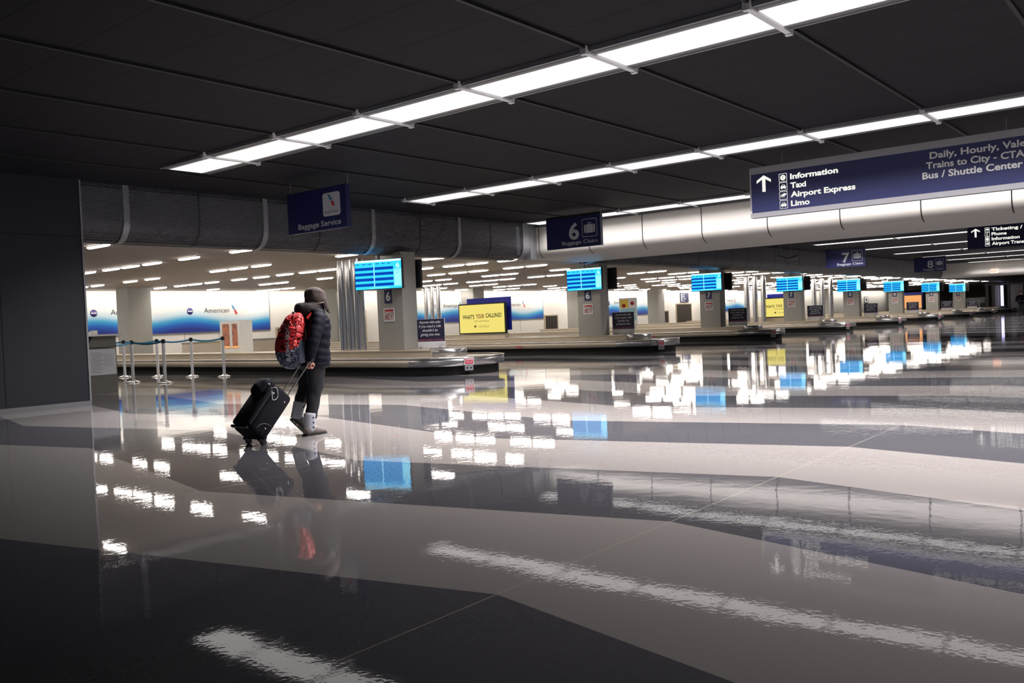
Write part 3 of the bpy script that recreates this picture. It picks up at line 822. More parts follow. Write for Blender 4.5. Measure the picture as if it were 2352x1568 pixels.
def claim(loc, num, label, dim=False):
    r = sign_board('claim_sign', loc, 1.73, .8, label, 'hanging baggage claim signs')
    MB().box(0, 1.73, 0, .8, -.08, .03).build('board', 'signblue', r)
    MB().box(0, 1.73, .8, .86, -.07, .02).build('top_rail', 'black', r)
    b = MB(); text_mb(b, str(num), .90, .225, .42, .33, 'C', .03, 0, 0, .034); suitcase_icon(b, 1.395, .475, .47); outline(b, 1.395, .475, .47)
    text_mb(b, 'Baggage Claim', 1.635, .085, .098, 1.13, 'R', .012, 0, 0, .034)
    b.build('lettering', 'signlet', r); hangers(r, 1.73, .86, (.02, 1.71))
M['signlet'] = simple('sign_letters', (.55, .56, .60), .5, var=.03)
M['signbright'] = emis('sign_letters_lit', (1, 1, .92), .95)
claim((19.03, 14.10, 3.06), 6, 'blue hanging number 6 baggage claim sign at the corner of the white beam')
claim((40.0, 13.93, 2.98), 7, 'blue hanging number 7 baggage claim sign beyond the white beam')
claim((55.5, 14.13, 3.06), 8, 'dim hanging number 8 baggage claim sign, farthest in the row')
r = sign_board('service_sign', (10.6, 14.10, 3.05), 1.73, .75, 'dark blue hanging baggage service sign with a white airline logo tile')
MB().box(0, 1.73, 0, .78, -.08, .03).build('board', 'signblue', r)
b = MB(); 
c_ = [(1.08 + .49 * x, .24 + .43 * y) for x, y in ((.08, 0), (.92, 0), (1, .08), (1, .92), (.92, 1), (.08, 1), (0, .92), (0, .08))]
b.prism(c_, .03, .036, 0)
text_mb(b, 'American', 1.325, .29, .055, .40, 'C', .0, 0, 3, .042)
b.add([(1.325 + a, .55 + c, .042) for a, c in ((-.09, .09), (-.03, .07), (.03, -.01), (-.03, -.03))], [(0, 1, 2, 3)], 1)
b.add([(1.325 + a, .55 + c, .042) for a, c in ((-.005, -.045), (.045, -.03), (.10, -.13), (.035, -.13))], [(0, 1, 2, 3)], 2)
b.build('logo_tile', ['signlet', 'tailblue', 'tailred', 'textgrey'], r)
b = MB(); text_mb(b, 'Baggage Service', 1.58, .068, .105, 1.26, 'R', .012, 0, 0, .036); b.build('lettering', 'signlet', r)
hangers(r, 1.73, .78, (.02, 1.72))

def car_icon(b, cx, cy, s, z=.036, mi=0):
    p = [(-.32, -.22), (.32, -.22), (.34, .0), (.24, .06), (.17, .22), (-.17, .22), (-.24, .06), (-.34, .0)]
    b.prism([(cx + x * s, cy + y * s) for x, y in p], z - .004, z, mi)
    b.prism([(cx + x * s, cy + y * s) for x, y in ((-.17, .07), (.17, .07), (.12, .17), (-.12, .17))], z, z + .002, mi + 1)
    for sx in (-.24, .16): b.box(cx + sx * s, cx + (sx + .1) * s, cy - .3 * s, cy - .22 * s, z - .004, z, mi)
r = sign_board('direction_sign', (15.5, 6.75, 2.91), 5.2, .9, 'large blue overhead sign listing information, taxi, airport express and limo')
MB().box(0, 5.2, 0, .088, -.12, .03).box(0, 5.2, .80, .92, -.12, .03).box(0, .03, .13, .8, -.12, .03).build('frame', 'signgrey', r)
MB().box(.03, 5.2, .088, .80, -.10, .025).build('board', 'signblue', r)
lines = ('Information', 'Taxi', 'Airport Express', 'Limo'); ws = (.853, .286, 1.14, .34)
b = MB()
for k, s in enumerate(lines):
    y = .625 - .161 * k
    text_mb(b, s, .768, y, .098, ws[k], 'L', .035, 0, 0, .03)
    outline(b, .635, y + .045, .15, .03, 0, .05)
    if k == 0: b.lathe([(0, 0), (.05, 0), (.05, .004), (0, .004)], (.635, y + .045, .028), 20, 0); text_mb(b, '?', .635, y + .02, .055, None, 'C', .012, 0, 1, .036)
    elif k == 2:
        for q in range(3): b.box(.58, .66, y + .02 + .018 * q, y + .028 + .018 * q, .028, .031, 0)
        b.prism([(.62, y + .03), (.68, y + .05), (.695, y + .07), (.66, y + .085), (.615, y + .07)], .028, .032, 0)
    else: car_icon(b, .635, y + .045, .15, .032)
ar = [(.155, .62), (.27, .52), (.27, .46), (.18, .535), (.18, .27), (.125, .27), (.125, .535), (.035, .46), (.035, .52)]
b.build('lit_lettering', ['signbright', 'signblue'], r)
MB().prism([(.272 + (x - .1525) * 1.15, .46 + (y - .27) * .86) for x, y in ar], .027, .031, 0).build('arrow', 'signbright', r)
b = MB()
for k, (s, w) in enumerate((('Daily, Hourly, Valet Parking', 2.02), ('Trains to City - CTA', 1.41), ('Bus / Shuttle Center', 1.44))):
    text_mb(b, s, (3.10, 3.04, 2.98)[k], .64 - .158 * k, .108, w, 'L', .025, 0, 0, .03)
b.build('lettering', 'signlet2', r) if False else None
M['signlet2'] = simple('sign_letters_pale', (.62, .63, .62), .5, var=.03)
b.build('lettering', 'signlet2', r); hangers(r, 5.2, .91, (.6, 4.2))
r = sign_board('direction_sign', (33.3, 6.73, 2.86), 4, .83, 'blue overhead sign listing ticketing, phone and information, beyond the white beam')
MB().box(0, 4, .02, .12, -.12, .03).build('frame', 'signgrey', r); MB().box(0, 4, .12, .87, -.10, .025).build('board', 'signblue', r)
b = MB()
for k, (s, w) in enumerate((('Ticketing / Check-In', 1.75), ('Phone', .45), ('Information', .83), ('Airport Transit', 1.05))):
    y = .70 - .161 * k; text_mb(b, s, .74, y, .105, w, 'L', .03, 0, 0, .03); outline(b, .61, y + .045, .145, .03, 0, .07)
    if k == 2: b.lathe([(0, 0), (.05, 0), (.05, .004), (0, .004)], (.61, y + .045, .028), 20, 0)
    elif k == 1: text_mb(b, '(', .61, y + .01, .08, None, 'C', .05, 0, 0, .031)
    else: b.prism([(.555, y + .03), (.655, y + .02), (.665, y + .07), (.615, y + .085), (.565, y + .06)], .028, .032, 0)
b.build('lit_lettering', ['signbright', 'signblue'], r)
MB().prism([(.255 + (x - .1525) * 1.12, .52 + (y - .27) * .84) for x, y in ar], .027, .031, 0).build('arrow', 'signbright', r); hangers(r, 4, .86, (.4, 3.2))
r = sign_board('exit_sign', (69.9, 12.72, 3.14), .5, .3, 'small red exit sign hanging before the distant beam')
MB().box(0, .5, 0, .3, -.05, 0).build('housing', 'exitW', r); b = MB(); text_mb(b, 'EXIT', .25, .06, .19, .42, 'C', .03, 0, 0, .004); b.build('lettering', 'exitE', r); hangers(r, .5, .3, (.25,))

# ceiling mounted camera cluster seen beyond the beam
r = empty('ceiling_camera', (31.60, 12.48, 0), (0, 0, -R90), 'grey angled camera unit hanging from the dark ceiling beyond the beam', 'camera')
MB().cyl((-.32, 0, 3.16), (.02, .05, 3.06), .07, 14, .05).cyl((.05, -.05, 3.02), (.42, .1, 3.10), .05, 14, .09).box(-.05, .1, -.06, .06, 3.0, 3.07).build('housing', 'signgrey', r); MB().cyl((-.2, 0, 3.1), (-.2, 0, ZH), .012, 8).cyl((.2, 0, 3.1), (.2, 0, ZH), .012, 8).build('hanger', 'ribgrey', r)

# ------------------------------------------------------------------ queue posts and belts
posts = [((12.92, 25.47), 'back left, nearest the podium'), ((11.48, 22.21), 'front left, nearest the podium'), ((13.23, 24.12), 'second in the back row'), ((11.5, 20.65), 'front right of the pair of front posts'),
         ((13.46, 22.67), 'third in the back row'), ((13.6, 21.3), 'rightmost, in front of the poster kiosk')]
pp = None
for (x, y), l in posts:
    if pp is None:
        o = pp = empty('queue_post', (x, y, 0))
        MB().lathe([(0, 0), (.185, 0), (.19, .012), (.15, .03), (.06, .055), (.034, .075), (0, .075)], n=32).build('base', 'chrome', o)
        MB().cyl((0, 0, .06), (0, 0, 1.04), .041, 24).build('pole', 'silver', o)
        MB().cyl((0, 0, 1.0), (0, 0, 1.09), .045, 24).cyl((0, 0, 1.09), (0, 0, 1.105), .038, 24).box(-.05, .05, -.02, .02, 1.02, 1.08).build('belt_head', 'black', o)
    else: o = copy_tree(pp); o.location = (x, y, 0)
    tag(o, 'silver queue post, ' + l, 'queue post', 'queue posts by the podium')
def belt(a, b, label):
    a, b = Vector(a), Vector(b); mb = MB(); pts = []
    for i in range(13):
        f = i / 12; p = a.lerp(b, f); p.z -= .05 * math.sin(PI * f); pts.append(p)
    n = len(pts); d = (b - a).normalized(); nrm = Vector((-d.y, d.x, 0)) * .002
    vs = [p + nrm * s + Vector((0, 0, dz)) for p in pts for s, dz in ((1, -.024), (1, .024), (-1, .024), (-1, -.024))]
    fs = [(k * 4 + q, k * 4 + (q + 1) % 4, (k + 1) * 4 + (q + 1) % 4, (k + 1) * 4 + q) for k in range(n - 1) for q in range(4)] + [(0, 1, 2, 3), tuple(range(4 * n - 4, 4 * n))]
    o = mb.add(vs, fs).build('queue_belt', 'belt_blue'); tag(o, label, 'queue belt', 'blue queue belts')
h = 1.045
def bb(p, q, l):
    a, b = Vector((*p, h)), Vector((*q, h)); d = (b - a).normalized() * .056; belt(a + d, b - d, l)
P = [p for p, _ in posts]
bb((10.2, 26.6), P[0], 'blue belt from the far left to the back left queue post')
bb(P[0], P[2], 'blue belt between the first and second back queue posts'); bb(P[2], P[4], 'blue belt between the second and third back queue posts')
bb(P[4], P[5], 'blue belt between the two rightmost queue posts'); bb((9.95, 20.3), P[1], 'blue belt from the podium to the front left queue post')
bb(P[1], P[3], 'blue belt between the two front queue posts')

# ------------------------------------------------------------------ podium
r = empty('service_podium', (9.02, 18.87, 0), (0, 0, -.03), 'grey service podium with a paper sign, half hidden behind the dark wall', 'podium')
MB().box(-.62, .38, 0, .55, 0, .98).build('cabinet', 'greymetal', r)
MB().box(-.62, .385, -.005, .56, .985, 1.0).build('gap_strip', 'black', r)  # black strip between the cabinet and the hood
MB().add([(-.25, 0, 1.0), (.38, 0, 1.0), (.38, 0, 1.24), (-.12, 0, 1.24), (-.25, .5, 1.0), (.38, .5, 1.0), (.38, .5, 1.24), (-.12, .5, 1.24)],
         [(0, 1, 2, 3), (4, 7, 6, 5), (0, 3, 7, 4), (1, 5, 6, 2), (3, 2, 6, 7), (0, 4, 5, 1)]).build('hood', 'greymetal', r)
MB().box(-.30, .50, -.06, .55, 1.24, 1.28).build('worktop', 'white', r)
b = MB().box(-.22, .36, .40, .96, .002, .008, 0)
for k in range(14): b.box(-.18, .02 + .04 * (k % 3), .88 - .033 * k, .888 - .033 * k, .008, .0095, 1)
for k in range(9): b.box(.1, .3 - .03 * (k % 2), .84 - .03 * k, .846 - .03 * k, .008, .0095, 1)
b.build('paper_sign', ['paper', 'paperink'] if 'paperink' in M else ['paper', 'signgrey'], r, KM)
MB().box(-.20, -.08, .1, .2, 1.28, 1.34).box(-.04, .06, .15, .3, 1.28, 1.37).build('card_holder', 'white', r)
pod = r; ms = Matrix.Translation((-.5, -.1, 1.0))
scr = MB().add([(-.42, .12, .15), (.0, .12, .15), (.12, .0, .42), (-.42, .0, .42), (-.42, .09, .15), (.0, .09, .15), (.12, -.03, .42), (-.42, -.03, .42)], [(0, 1, 2, 3), (7, 6, 5, 4), (0, 4, 5, 1), (1, 5, 6, 2), (2, 6, 7, 3), (3, 7, 4, 0)]).build('monitor', 'black', pod, ms)
MB().cyl((-.1, .05, 0), (-.1, .05, .2), .02, 10).build('monitor_stand', 'chrome', scr, ms)

# ------------------------------------------------------------------ far end of the concourse
for i, (y0, y1, m) in enumerate(((18.7, 18.9, 'black'), (18.1, 18.33, 'black'), (17.62, 18.05, 'panel_grey'), (16.62, 16.9, 'black'), (15.5, 16.6, 'panel_grey'), (15.0, 15.35, 'black'))):
    tag(MB().box(101.0, 101.4, y0, y1, 0, 2.75).build('screen_post', m), ('slim dark post just past the tip of the farthest carousel', 'dark post left of the glowing violet totem', 'grey panel left of the glowing violet totem', 'thick dark post right of the glowing violet totem',
        'wide grey pillar left of the distant standing person', 'dark post behind the distant standing person')[i], 'post', 'posts of the far glazed screen')
tag(MB().box(101.1, 101.3, 15.0, 19.0, 2.751, 2.96).build('screen_header', 'black'), 'dark header bar over the posts at the far end', 'bar')
r = empty('lit_totem', (100.6, 17.2, 0), (0, 0, 0), 'tall narrow glowing violet white totem at the far end', 'totem'); MB().box(0, .15, 0, .25, .62, 2.7).build('lit_panel', 'glowE', r); MB().box(-.02, .17, -.06, .31, 0, .62).build('base', 'black', r)
r = empty('counter', (106.0, 19.6, 0), (0, 0, 0), 'dark counter with bright rails beyond the last number 9 column', 'counter')
MB().box(0, .6, .3, 2.2, 0, 1.0).build('body', 'black', r); MB().box(-.05, 0, .3, 2.2, 1.25, 1.33).box(-.05, 0, .3, 2.2, 1.42, 1.5).build('rail', 'white', r); MB().box(-.04, .1, .8, .95, 0, 1.25).build('post', 'ribgrey', r)
MB().box(0, .1, .3, 2.2, 1.0, 1.6).build('glass_front', 'darkglass', r)

# ------------------------------------------------------------------ people
def smooth_path(keys, n):
    """keys: (center Vector, ra, rb); Catmull-Rom through all values"""
    P_ = [list(k[0]) + [k[1], k[2]] for k in keys]; out = []
    m = len(P_) - 1
    for i in range(n + 1):
        f = i / n * m; k = min(int(f), m - 1); u = f - k
        p0, p1, p2, p3 = P_[max(k - 1, 0)], P_[k], P_[k + 1], P_[min(k + 2, m)]
        out.append([.5 * ((2 * b) + (-a + c) * u + (2 * a - 5 * b + 4 * c - d) * u * u + (-a + 3 * b - 3 * c + d) * u ** 3) for a, b, c, d in zip(p0, p1, p2, p3)])
    return out
def loft(mb, keys, n=24, seg=28, puff=0, amp=0, fwd=(1, 0, 0), mi=0, power=2.0, wob=0.0, seed=0, round_ends=True):
    """ra = half width sideways (y), rb = half depth forwards"""
    path = smooth_path(keys, n); F = Vector(fwd); rs = []
    for i, q in enumerate(path):
        c = Vector(q[:3]); a = Vector(path[min(i + 1, n)][:3]) - Vector(path[max(i - 1, 0)][:3])
        t = a.normalized(); s = t.cross(F); s = s.normalized() if s.length > .05 else Vector((0, 1, 0)); f = s.cross(t).normalized()
        k = 1.0
        if puff: k += amp * (abs(math.sin(PI * i / n * puff)) - .6)
        ring = []
        for j in range(seg):
            an = 2 * PI * j / seg; cx, sx = math.cos(an), math.sin(an)
            e = 2 / power
            vx = math.copysign(abs(cx) ** e, cx); vy = math.copysign(abs(sx) ** e, sx)
            p = c + s * vx * q[3] * k + f * vy * q[4] * k
            if wob: p += (p - c).normalized() * wob * noise.noise(p * 14 + Vector((seed, 0, 0)))
            ring.append(p)
        rs.append(ring)
    if round_ends:
        for end in (0, -1):
            c = sum(rs[end], Vector()) / seg; d = (c - sum(rs[1 if end == 0 else -2], Vector()) / seg).normalized()
            r_ = [c + (p - c) * .62 + d * (p - c).length * .22 for p in rs[end]]
            if end == 0: rs.insert(0, r_)
            else: rs.append(r_)
    mb.rings(rs, mi); return mb
V = Vector
def skin_body(name, verts, edges, radii, root, mat, parent, levels=1):
    me = bpy.data.meshes.new(name); me.from_pydata(verts, edges, []); o = bpy.data.objects.new(name, me); C.objects.link(o); o.parent = parent
    me.materials.append(M[mat])
    md = o.modifiers.new('skin', 'SKIN'); md.use_smooth_shade = True
    for i, r_ in enumerate(radii):
        sv = me.skin_vertices[0].data[i]; sv.radius = (r_, r_) if isinstance(r_, (int, float)) else r_; sv.use_root = (i == root)
    sb = o.modifiers.new('sub', 'SUBSURF'); sb.levels = sb.render_levels = levels + 1
    return o

def person_main():
    O = Vector((6.22, 8.12, 0))
    r = empty('person', O, (0, 0, 0), 'person in dark puffer jacket and grey boots, walking with red backpack and suitcase', 'person')
    # body (mostly under clothing)
    vs = [(.11, 0, .86), (.13, 0, 1.02), (.16, 0, 1.22), (.175, 0, 1.36), (.19, 0, 1.44), (.205, 0, 1.53), (.21, 0, 1.60), (.30, 0, 1.525)]
    es = [(0, 1), (1, 2), (2, 3), (3, 4), (4, 5), (5, 6), (5, 7)]
    rr = [.10, .10, .12, .09, .052, .082, .07, .018]
    def chain(start, pts, rad):
        p = start
        for q, w in zip(pts, rad): vs.append(q); rr.append(w); es.append((p, len(vs) - 1)); p = len(vs) - 1
        return p
    # right arm holding the trolley handle, left arm hanging in front
    ra = chain(3, [(.08, -.17, 1.34), (-.07, -.235, 1.07), (-.075, -.205, .86), (-.07, -.195, .82)], [.055, .042, .03, .028])
    for k in range(4):
        y = -.225 + .021 * k
        chain(ra, [(-.085, y, .805), (-.098, y, .782), (-.078, y, .762), (-.055, y, .772)], [.013, .0095, .009, .0085])
    chain(ra, [(-.045, -.225, .81), (-.033, -.215, .79), (-.045, -.2, .775)], [.012, .010, .009])
    la = chain(3, [(.13, .17, 1.34), (.20, .22, 1.08), (.27, .2, .86), (.285, .195, .81)], [.055, .042, .03, .03])
    for k in range(4): chain(la, [(.30, .165 + .02 * k, .775), (.305, .165 + .02 * k, .75), (.298, .17 + .019 * k, .728)], [.011, .0095, .0085])
    chain(la, [(.31, .165, .80), (.325, .155, .775)], [.012, .009])
    chain(0, [(.09, -.09, .80), (.05, -.09, .47), (-.04, -.09, .12), (.05, -.09, .06)], [.08, .06, .045, .04])
    chain(0, [(.12, .09, .80), (.12, .09, .50), (-.06, .09, .28), (-.05, .09, .10)], [.08, .06, .045, .04])
    skin_body('body', vs, es, rr, 0, 'skin', r)
    # jacket torso
    mb = MB()
    loft(mb, [(V((.115, .0, .775)), .215, .185), (V((.12, 0, .88)), .225, .18), (V((.14, 0, 1.05)), .215, .165), (V((.165, 0, 1.22)), .215, .165), (V((.16, 0, 1.34)), .19, .14), (V((.17, 0, 1.42)), .115, .11), (V((.185, 0, 1.475)), .085, .09)], 60, 36, 11, .05, wob=.008)
    mb.build('jacket', 'coat', r)
    mb = MB(); loft(mb, [(V((.09, -.15, 1.385)), .075, .085), (V((.055, -.205, 1.30)), .082, .09), (V((-.01, -.235, 1.18)), .076, .082), (V((-.065, -.245, 1.06)), .070, .076), (V((-.08, -.225, .95)), .062, .068), (V((-.078, -.205, .845)), .052, .056)], 46, 28, 9, .07, wob=.006)
    mb.build('sleeve', 'coat', r)
    mb = MB(); loft(mb, [(V((.13, .15, 1.385)), .075, .08), (V((.15, .21, 1.28)), .078, .08), (V((.20, .235, 1.07)), .066, .07), (V((.27, .205, .87)), .05, .052)], 40, 24, 8, .07)
    mb.build('sleeve', 'coat', r)
    mb = MB(); loft(mb, [(V((-.045, .0, 1.40)), .07, .05), (V((-.01, .0, 1.425)), .115, .075), (V((.05, .0, 1.44)), .125, .075), (V((.12, .0, 1.445)), .12, .07), (V((.18, .0, 1.44)), .10, .06)], 28, 28, wob=.02, fwd=(0, 0, 1)).build('hood', 'fur', r)
    mb = MB(); loft(mb, [(V((.19, 0, 1.39)), .10, .11), (V((.20, 0, 1.44)), .092, .10), (V((.205, 0, 1.49)), .085, .09)], 14, 28, wob=.01).build('collar', 'coat', r)
    # hat with flaps
    mb = MB(); loft(mb, [(V((.19, 0, 1.475)), .085, .085), (V((.19, 0, 1.52)), .108, .118), (V((.195, 0, 1.58)), .116, .13), (V((.20, 0, 1.63)), .105, .118), (V((.205, 0, 1.665)), .065, .075)], 26, 32, wob=.016, seed=3); hat_o = mb.build('hat', 'hat', r)
    for sy in (-1, 1):
        mb = MB(); loft(mb, [(V((.235, .098 * sy, 1.55)), .02, .045), (V((.262, .096 * sy, 1.47)), .018, .034), (V((.285, .09 * sy, 1.42)), .01, .018)], 12, 14, wob=.006).build('ear_flap', 'hat', hat_o)
    mb = MB(); mb.tube([(.10, -.08, 1.495), (.15, -.112, 1.494), (.20, -.118, 1.50), (.245, -.108, 1.512)], .004, 6).build('hat_cord', 'tan', hat_o)
    mb = MB(); mb.tube([(.27, -.07, 1.50), (.30, -.075, 1.44), (.31, -.07, 1.40), (.345, -.07, 1.375)], [.02, .02, .014, .004], 8).tube([(.27, .03, 1.52), (.29, .05, 1.44)], [.03, .01], 8).build('hair', 'hair', r)
    # trousers: one mesh, two legs
    mb = MB()
    loft(mb, [(V((.115, 0, .92)), .19, .145), (V((.11, 0, .82)), .19, .15), (V((.10, 0, .74)), .165, .13)], 10, 28)
    loft(mb, [(V((.10, -.085, .86)), .10, .12), (V((.085, -.09, .68)), .092, .11), (V((.055, -.09, .48)), .074, .086), (V((.015, -.09, .34)), .066, .075), (V((-.02, -.09, .20)), .055, .062)], 26, 24, wob=.014)
    loft(mb, [(V((.12, .085, .86)), .10, .12), (V((.10, .09, .68)), .09, .105), (V((.06, .09, .52)), .074, .085), (V((-.01, .09, .40)), .062, .072), (V((-.04, .09, .31)), .055, .062)], 22, 24, wob=.012, seed=5)
    mb.build('trousers', 'trousers', r)
    # boots
    mb = MB(); loft(mb, [(V((-.03, -.09, .245)), .064, .073), (V((-.035, -.09, .16)), .062, .07), (V((-.04, -.09, .07)), .058, .068), (V((-.04, -.09, .05)), .054, .064)], 14, 26); shaft_o = mb.build('boot_shaft', 'knit', r)
    b = MB()
    for z, x in ((.20, -.02), (.145, -.02), (.09, -.015)): b.lathe([(0, 0), (.013, 0), (.010, .006), (0, .008)], (0, 0, 0), 10)
    bm = MB()
    for z in (.205, .15, .095): bm.lathe([(0, 0), (.014, 0), (.010, .007), (0, .008)], (0, z, 0), 12)
    bm.build('button', 'baggrey', shaft_o, Matrix.Translation((-.03, -.152, 0)) @ Matrix.Rotation(math.radians(-10), 4, 'Z') @ Matrix.Rotation(R90, 4, 'X'))
    def boot_foot(base, ang, name='boot_foot'):
        m = Matrix.Translation(base) @ Matrix.Rotation(ang, 4, 'Y')
        q = MB(); loft(q, [(V((-.10, 0, .05)), .03, .03), (V((-.08, 0, .055)), .05, .055), (V((-.02, 0, .06)), .055, .06), (V((.08, 0, .045)), .052, .045), (V((.16, 0, .032)), .042, .032), (V((.20, 0, .022)), .022, .018)], 22, 22, fwd=(0, 0, 1))
        fo = q.build(name, 'suede', r, m)
        s_ = MB(); pts = [(-.105, .03), (-.09, .048), (0, .056), (.1, .054), (.17, .042), (.215, .016)]
        s_.prism([(x, -y) for x, y in pts] + [(x, y) for x, y in reversed(pts)], 0, .014).build('boot_sole', 'rubber', fo, m)
    boot_foot(V((-.02, -.09, 0)), 0)
    boot_foot(V((-.075, .09, .115)), math.radians(43))
    mb = MB(); loft(mb, [(V((-.03, .09, .37)), .064, .070), (V((-.055, .09, .28)), .062, .068), (V((-.09, .09, .19)), .058, .064)], 14, 26).build('boot_shaft', 'knit', r)
    # ---------------- backpack
    bp_ = empty('backpack', O + V((-.02, 0, .8)), (0, 0, 0), 'red backpack with a grey base on the back of the walking person', 'backpack')
    def bag(z0, z1, scale=1.0):
        keys = [(-.13, .80, .09, .08), (-.155, .86, .15, .13), (-.17, .97, .17, .150), (-.16, 1.10, .165, .140), (-.125, 1.22, .15, .115), (-.085, 1.32, .12, .085), (-.055, 1.375, .075, .045)]
        return [(V((x, -.01, z - .8)), a * scale, b * scale) for x, z, a, b in keys]
    full = MB(); loft(full, bag(0, 1), 40, 36, power=2.5, wob=.01)
    vsx, fsx = full.v, full.f
    up, lo = MB(), MB()
    for f_ in fsx:
        c = sum((V(vsx[i]) for i in f_), V()) / len(f_)
        split = .17 + (c.x + .3) * .45
        tgt = lo if c.z < split else up
        tgt.add([vsx[i] for i in f_], [tuple(range(len(f_)))], 0, True)
    def weld(o):
        bm_ = bmesh.new(); bm_.from_mesh(o.data); bmesh.ops.remove_doubles(bm_, verts=bm_.verts, dist=1e-5); bm_.to_mesh(o.data); bm_.free(); return o
    main_o = weld(up.build('main_body', 'bagred', bp_)); weld(lo.build('lower_panel', 'baggrey', bp_))
    bvh = BVHTree.FromPolygons([V(v) for v in vsx], fsx)
    mb = MB(); loft(mb, [(V((-.14, -.155, .04)), .05, .03), (V((-.135, -.170, .12)), .07, .035), (V((-.12, -.165, .24)), .06, .028), (V((-.11, -.16, .27)), .05, .018)], 14, 20, fwd=(0, 1, 0)).build('side_pocket', 'baggrey', bp_)
    MB().tube([(-.03, -.15, .52), (.05, -.17, .60), (.13, -.15, .60), (.2, -.14, .5)], .018, 10).tube([(-.03, .15, .52), (.05, .17, .60), (.13, .15, .60), (.2, .14, .5)], .018, 10).build('shoulder_strap', 'bagred', bp_)
    MB().tube([(-.10, -.03, .55), (-.12, -.03, .60), (-.09, .03, .60), (-.07, .03, .56)], .008, 8).build('grab_loop', 'baggrey', bp_)
    MB().tube([(-.07, -.165, .40), (-.075, -.172, .36), (-.08, -.175, .31)], .004, 6).box(-.095, -.065, -.182, -.172, .29, .305).tube([(-.02, -.14, .22), (-.01, -.15, .17)], .008, 6).build('zip_pull', 'signwhite', main_o)
    # lettering laid on the fabric
    t = MB(); text_mb(t, 'UNDER ARMOUR', 0, 0, .044, .41, 'L', .03, 0, 0, 0)
    a = math.radians(215); d = V((math.cos(math.radians(228)), math.sin(math.radians(228)), 0)); sd = V((-d.y, d.x, 0))
    out = []
    for v in t.v:
        z = .46 - v[0]; lat = -v[1] * 1.0 - .01 + .0
        p0 = V((-.15, -.01, z)) + d * .6 + sd * (lat + .0)
        hit = bvh.ray_cast(p0, -d)
        out.append((hit[0] + d * .004) if hit[0] else p0 - d * .45)
    t.v = [tuple(p) for p in out]; t.build('lettering', 'signwhite', main_o)
    # seam lines
    for xx in (.05, -.085):
        pts = []
        for k in range(15):
            z = .48 - .34 * k / 14; p0 = V((-.15, -.01, z)) + d * .6 + sd * (xx + .02 * math.sin(k * .5)); hit = bvh.ray_cast(p0, -d)
            if hit[0]: pts.append(hit[0] + d * .001)
        if len(pts) > 3: MB().tube(pts, .003, 6).build('seam', 'black', main_o)
    # ---------------- suitcase
    th = math.radians(47.5); Lx, Lz = math.cos(th), math.sin(th)
    sc = empty('rolling_suitcase', (5.42, 7.965, 0), (0, 0, 0), 'black wheeled suitcase tilted behind the walking person', 'suitcase')
    # local case frame: a along length, b out of the front (up-left), y sideways
    SM = Matrix(((Lx, 0, -Lz, 0.0), (0, 1, 0, 0), (Lz, 0, Lx, .045), (0, 0, 0, 1)))
    def rbox(mb, a0, a1, y0, y1, b0, b1, rad=.04, mi=0, n=5):
        rs = []
        for a, k in ((a0, .72), (a0 + rad * .3, .9), (a0 + rad, 1), (a1 - rad, 1), (a1 - rad * .3, .9), (a1, .72)):
            ring = []; cy_, cb = (y0 + y1) / 2, (b0 + b1) / 2; hy, hb = (y1 - y0) / 2, (b1 - b0) / 2
            for q, (sy, sb) in enumerate(((1, 1), (-1, 1), (-1, -1), (1, -1))):
                for i in range(n + 1):
                    an = R90 * q + R90 * i / n
                    ring.append((a, cy_ + (sy * (hy - rad) + rad * math.cos(an)) * (1 if k == 1 else (hy - rad * (1 - k) * 2) / hy), cb + (sb * (hb - rad) + rad * math.sin(an)) * (1 if k == 1 else (hb - rad * (1 - k) * 2) / hb)))
            rs.append(ring)
        mb.rings(rs, mi); return mb
    rbox(MB(), 0, .56, -.175, .175, 0, .24, .045).build('shell', 'case', sc, SM)
    rbox(MB(), .03, .50, -.155, .155, .225, .285, .03).build('front_pocket', 'case', sc, SM)
    mb = MB(); rbox(mb, .40, .58, -.13, .15, .235, .31, .035)
    loft(mb, [(V((.36, 0, .28)), .05, .04), (V((.44, .0, .315)), .10, .05), (V((.53, .02, .30)), .11, .05), (V((.60, .02, .25)), .06, .04)], 14, 18, wob=.03, fwd=(0, 0, 1)); mb.build('bundled_jacket', 'case', sc, SM)
    for y in (-.12, .14):
        wh = MB().box(-.02, .06, y - .022, y + .022, -.012, .05).build('wheel_housing', 'black', sc, SM)
        q = MB().cyl((0, y - .014, 0), (0, y + .014, 0), .032, 20).build('wheel', 'rubber', wh); q.location = (-.0 + .01, 0, .032)
    for y in (-.095, .04):
        MB().cyl((.52, y, .035), (1.065, y, .035), .0065, 10).cyl((.55, y, .035), (.575, y, .035), .012, 10).build('handle_rod', 'chrome', sc, SM)
    MB().cyl((1.07, -.125, .035), (1.07, .065, .035), .019, 16).build('grip', 'black', sc, SM)
    MB().box(-.01, .012, -.14, .14, .24, .27).box(.54, .56, -.06, .06, .10, .13).build('side_handle', 'black', sc, SM)
    mb = MB()
    for a, b in ((.10, .09), (.46, .07)): mb.lathe([(0, 0), (.010, 0), (.007, .004), (0, .005)], (a, b, 0), 10)
    mb.build('stud', 'chrome', sc, SM @ Matrix(((1, 0, 0, 0), (0, 0, -1, -.176), (0, 1, 0, 0), (0, 0, 0, 1))))
    ar_ = [(.05 + .11 * math.cos(x), -.177, .05 + .13 * math.sin(x)) for x in [R90 * i / 10 for i in range(11)]]
    MB().tube(ar_, .0035, 6).build('piping', 'midgrey', sc, SM)
    # earphones resting on the case
    pts = [(.46, -.10, .29), (.50, -.14, .27), (.52, -.17, .24), (.47, -.182, .19), (.42, -.183, .18), (.39, -.183, .21), (.42, -.183, .245), (.46, -.17, .27)]
    sm_ = smooth_path([(V(p), 0, 0) for p in pts], 30)
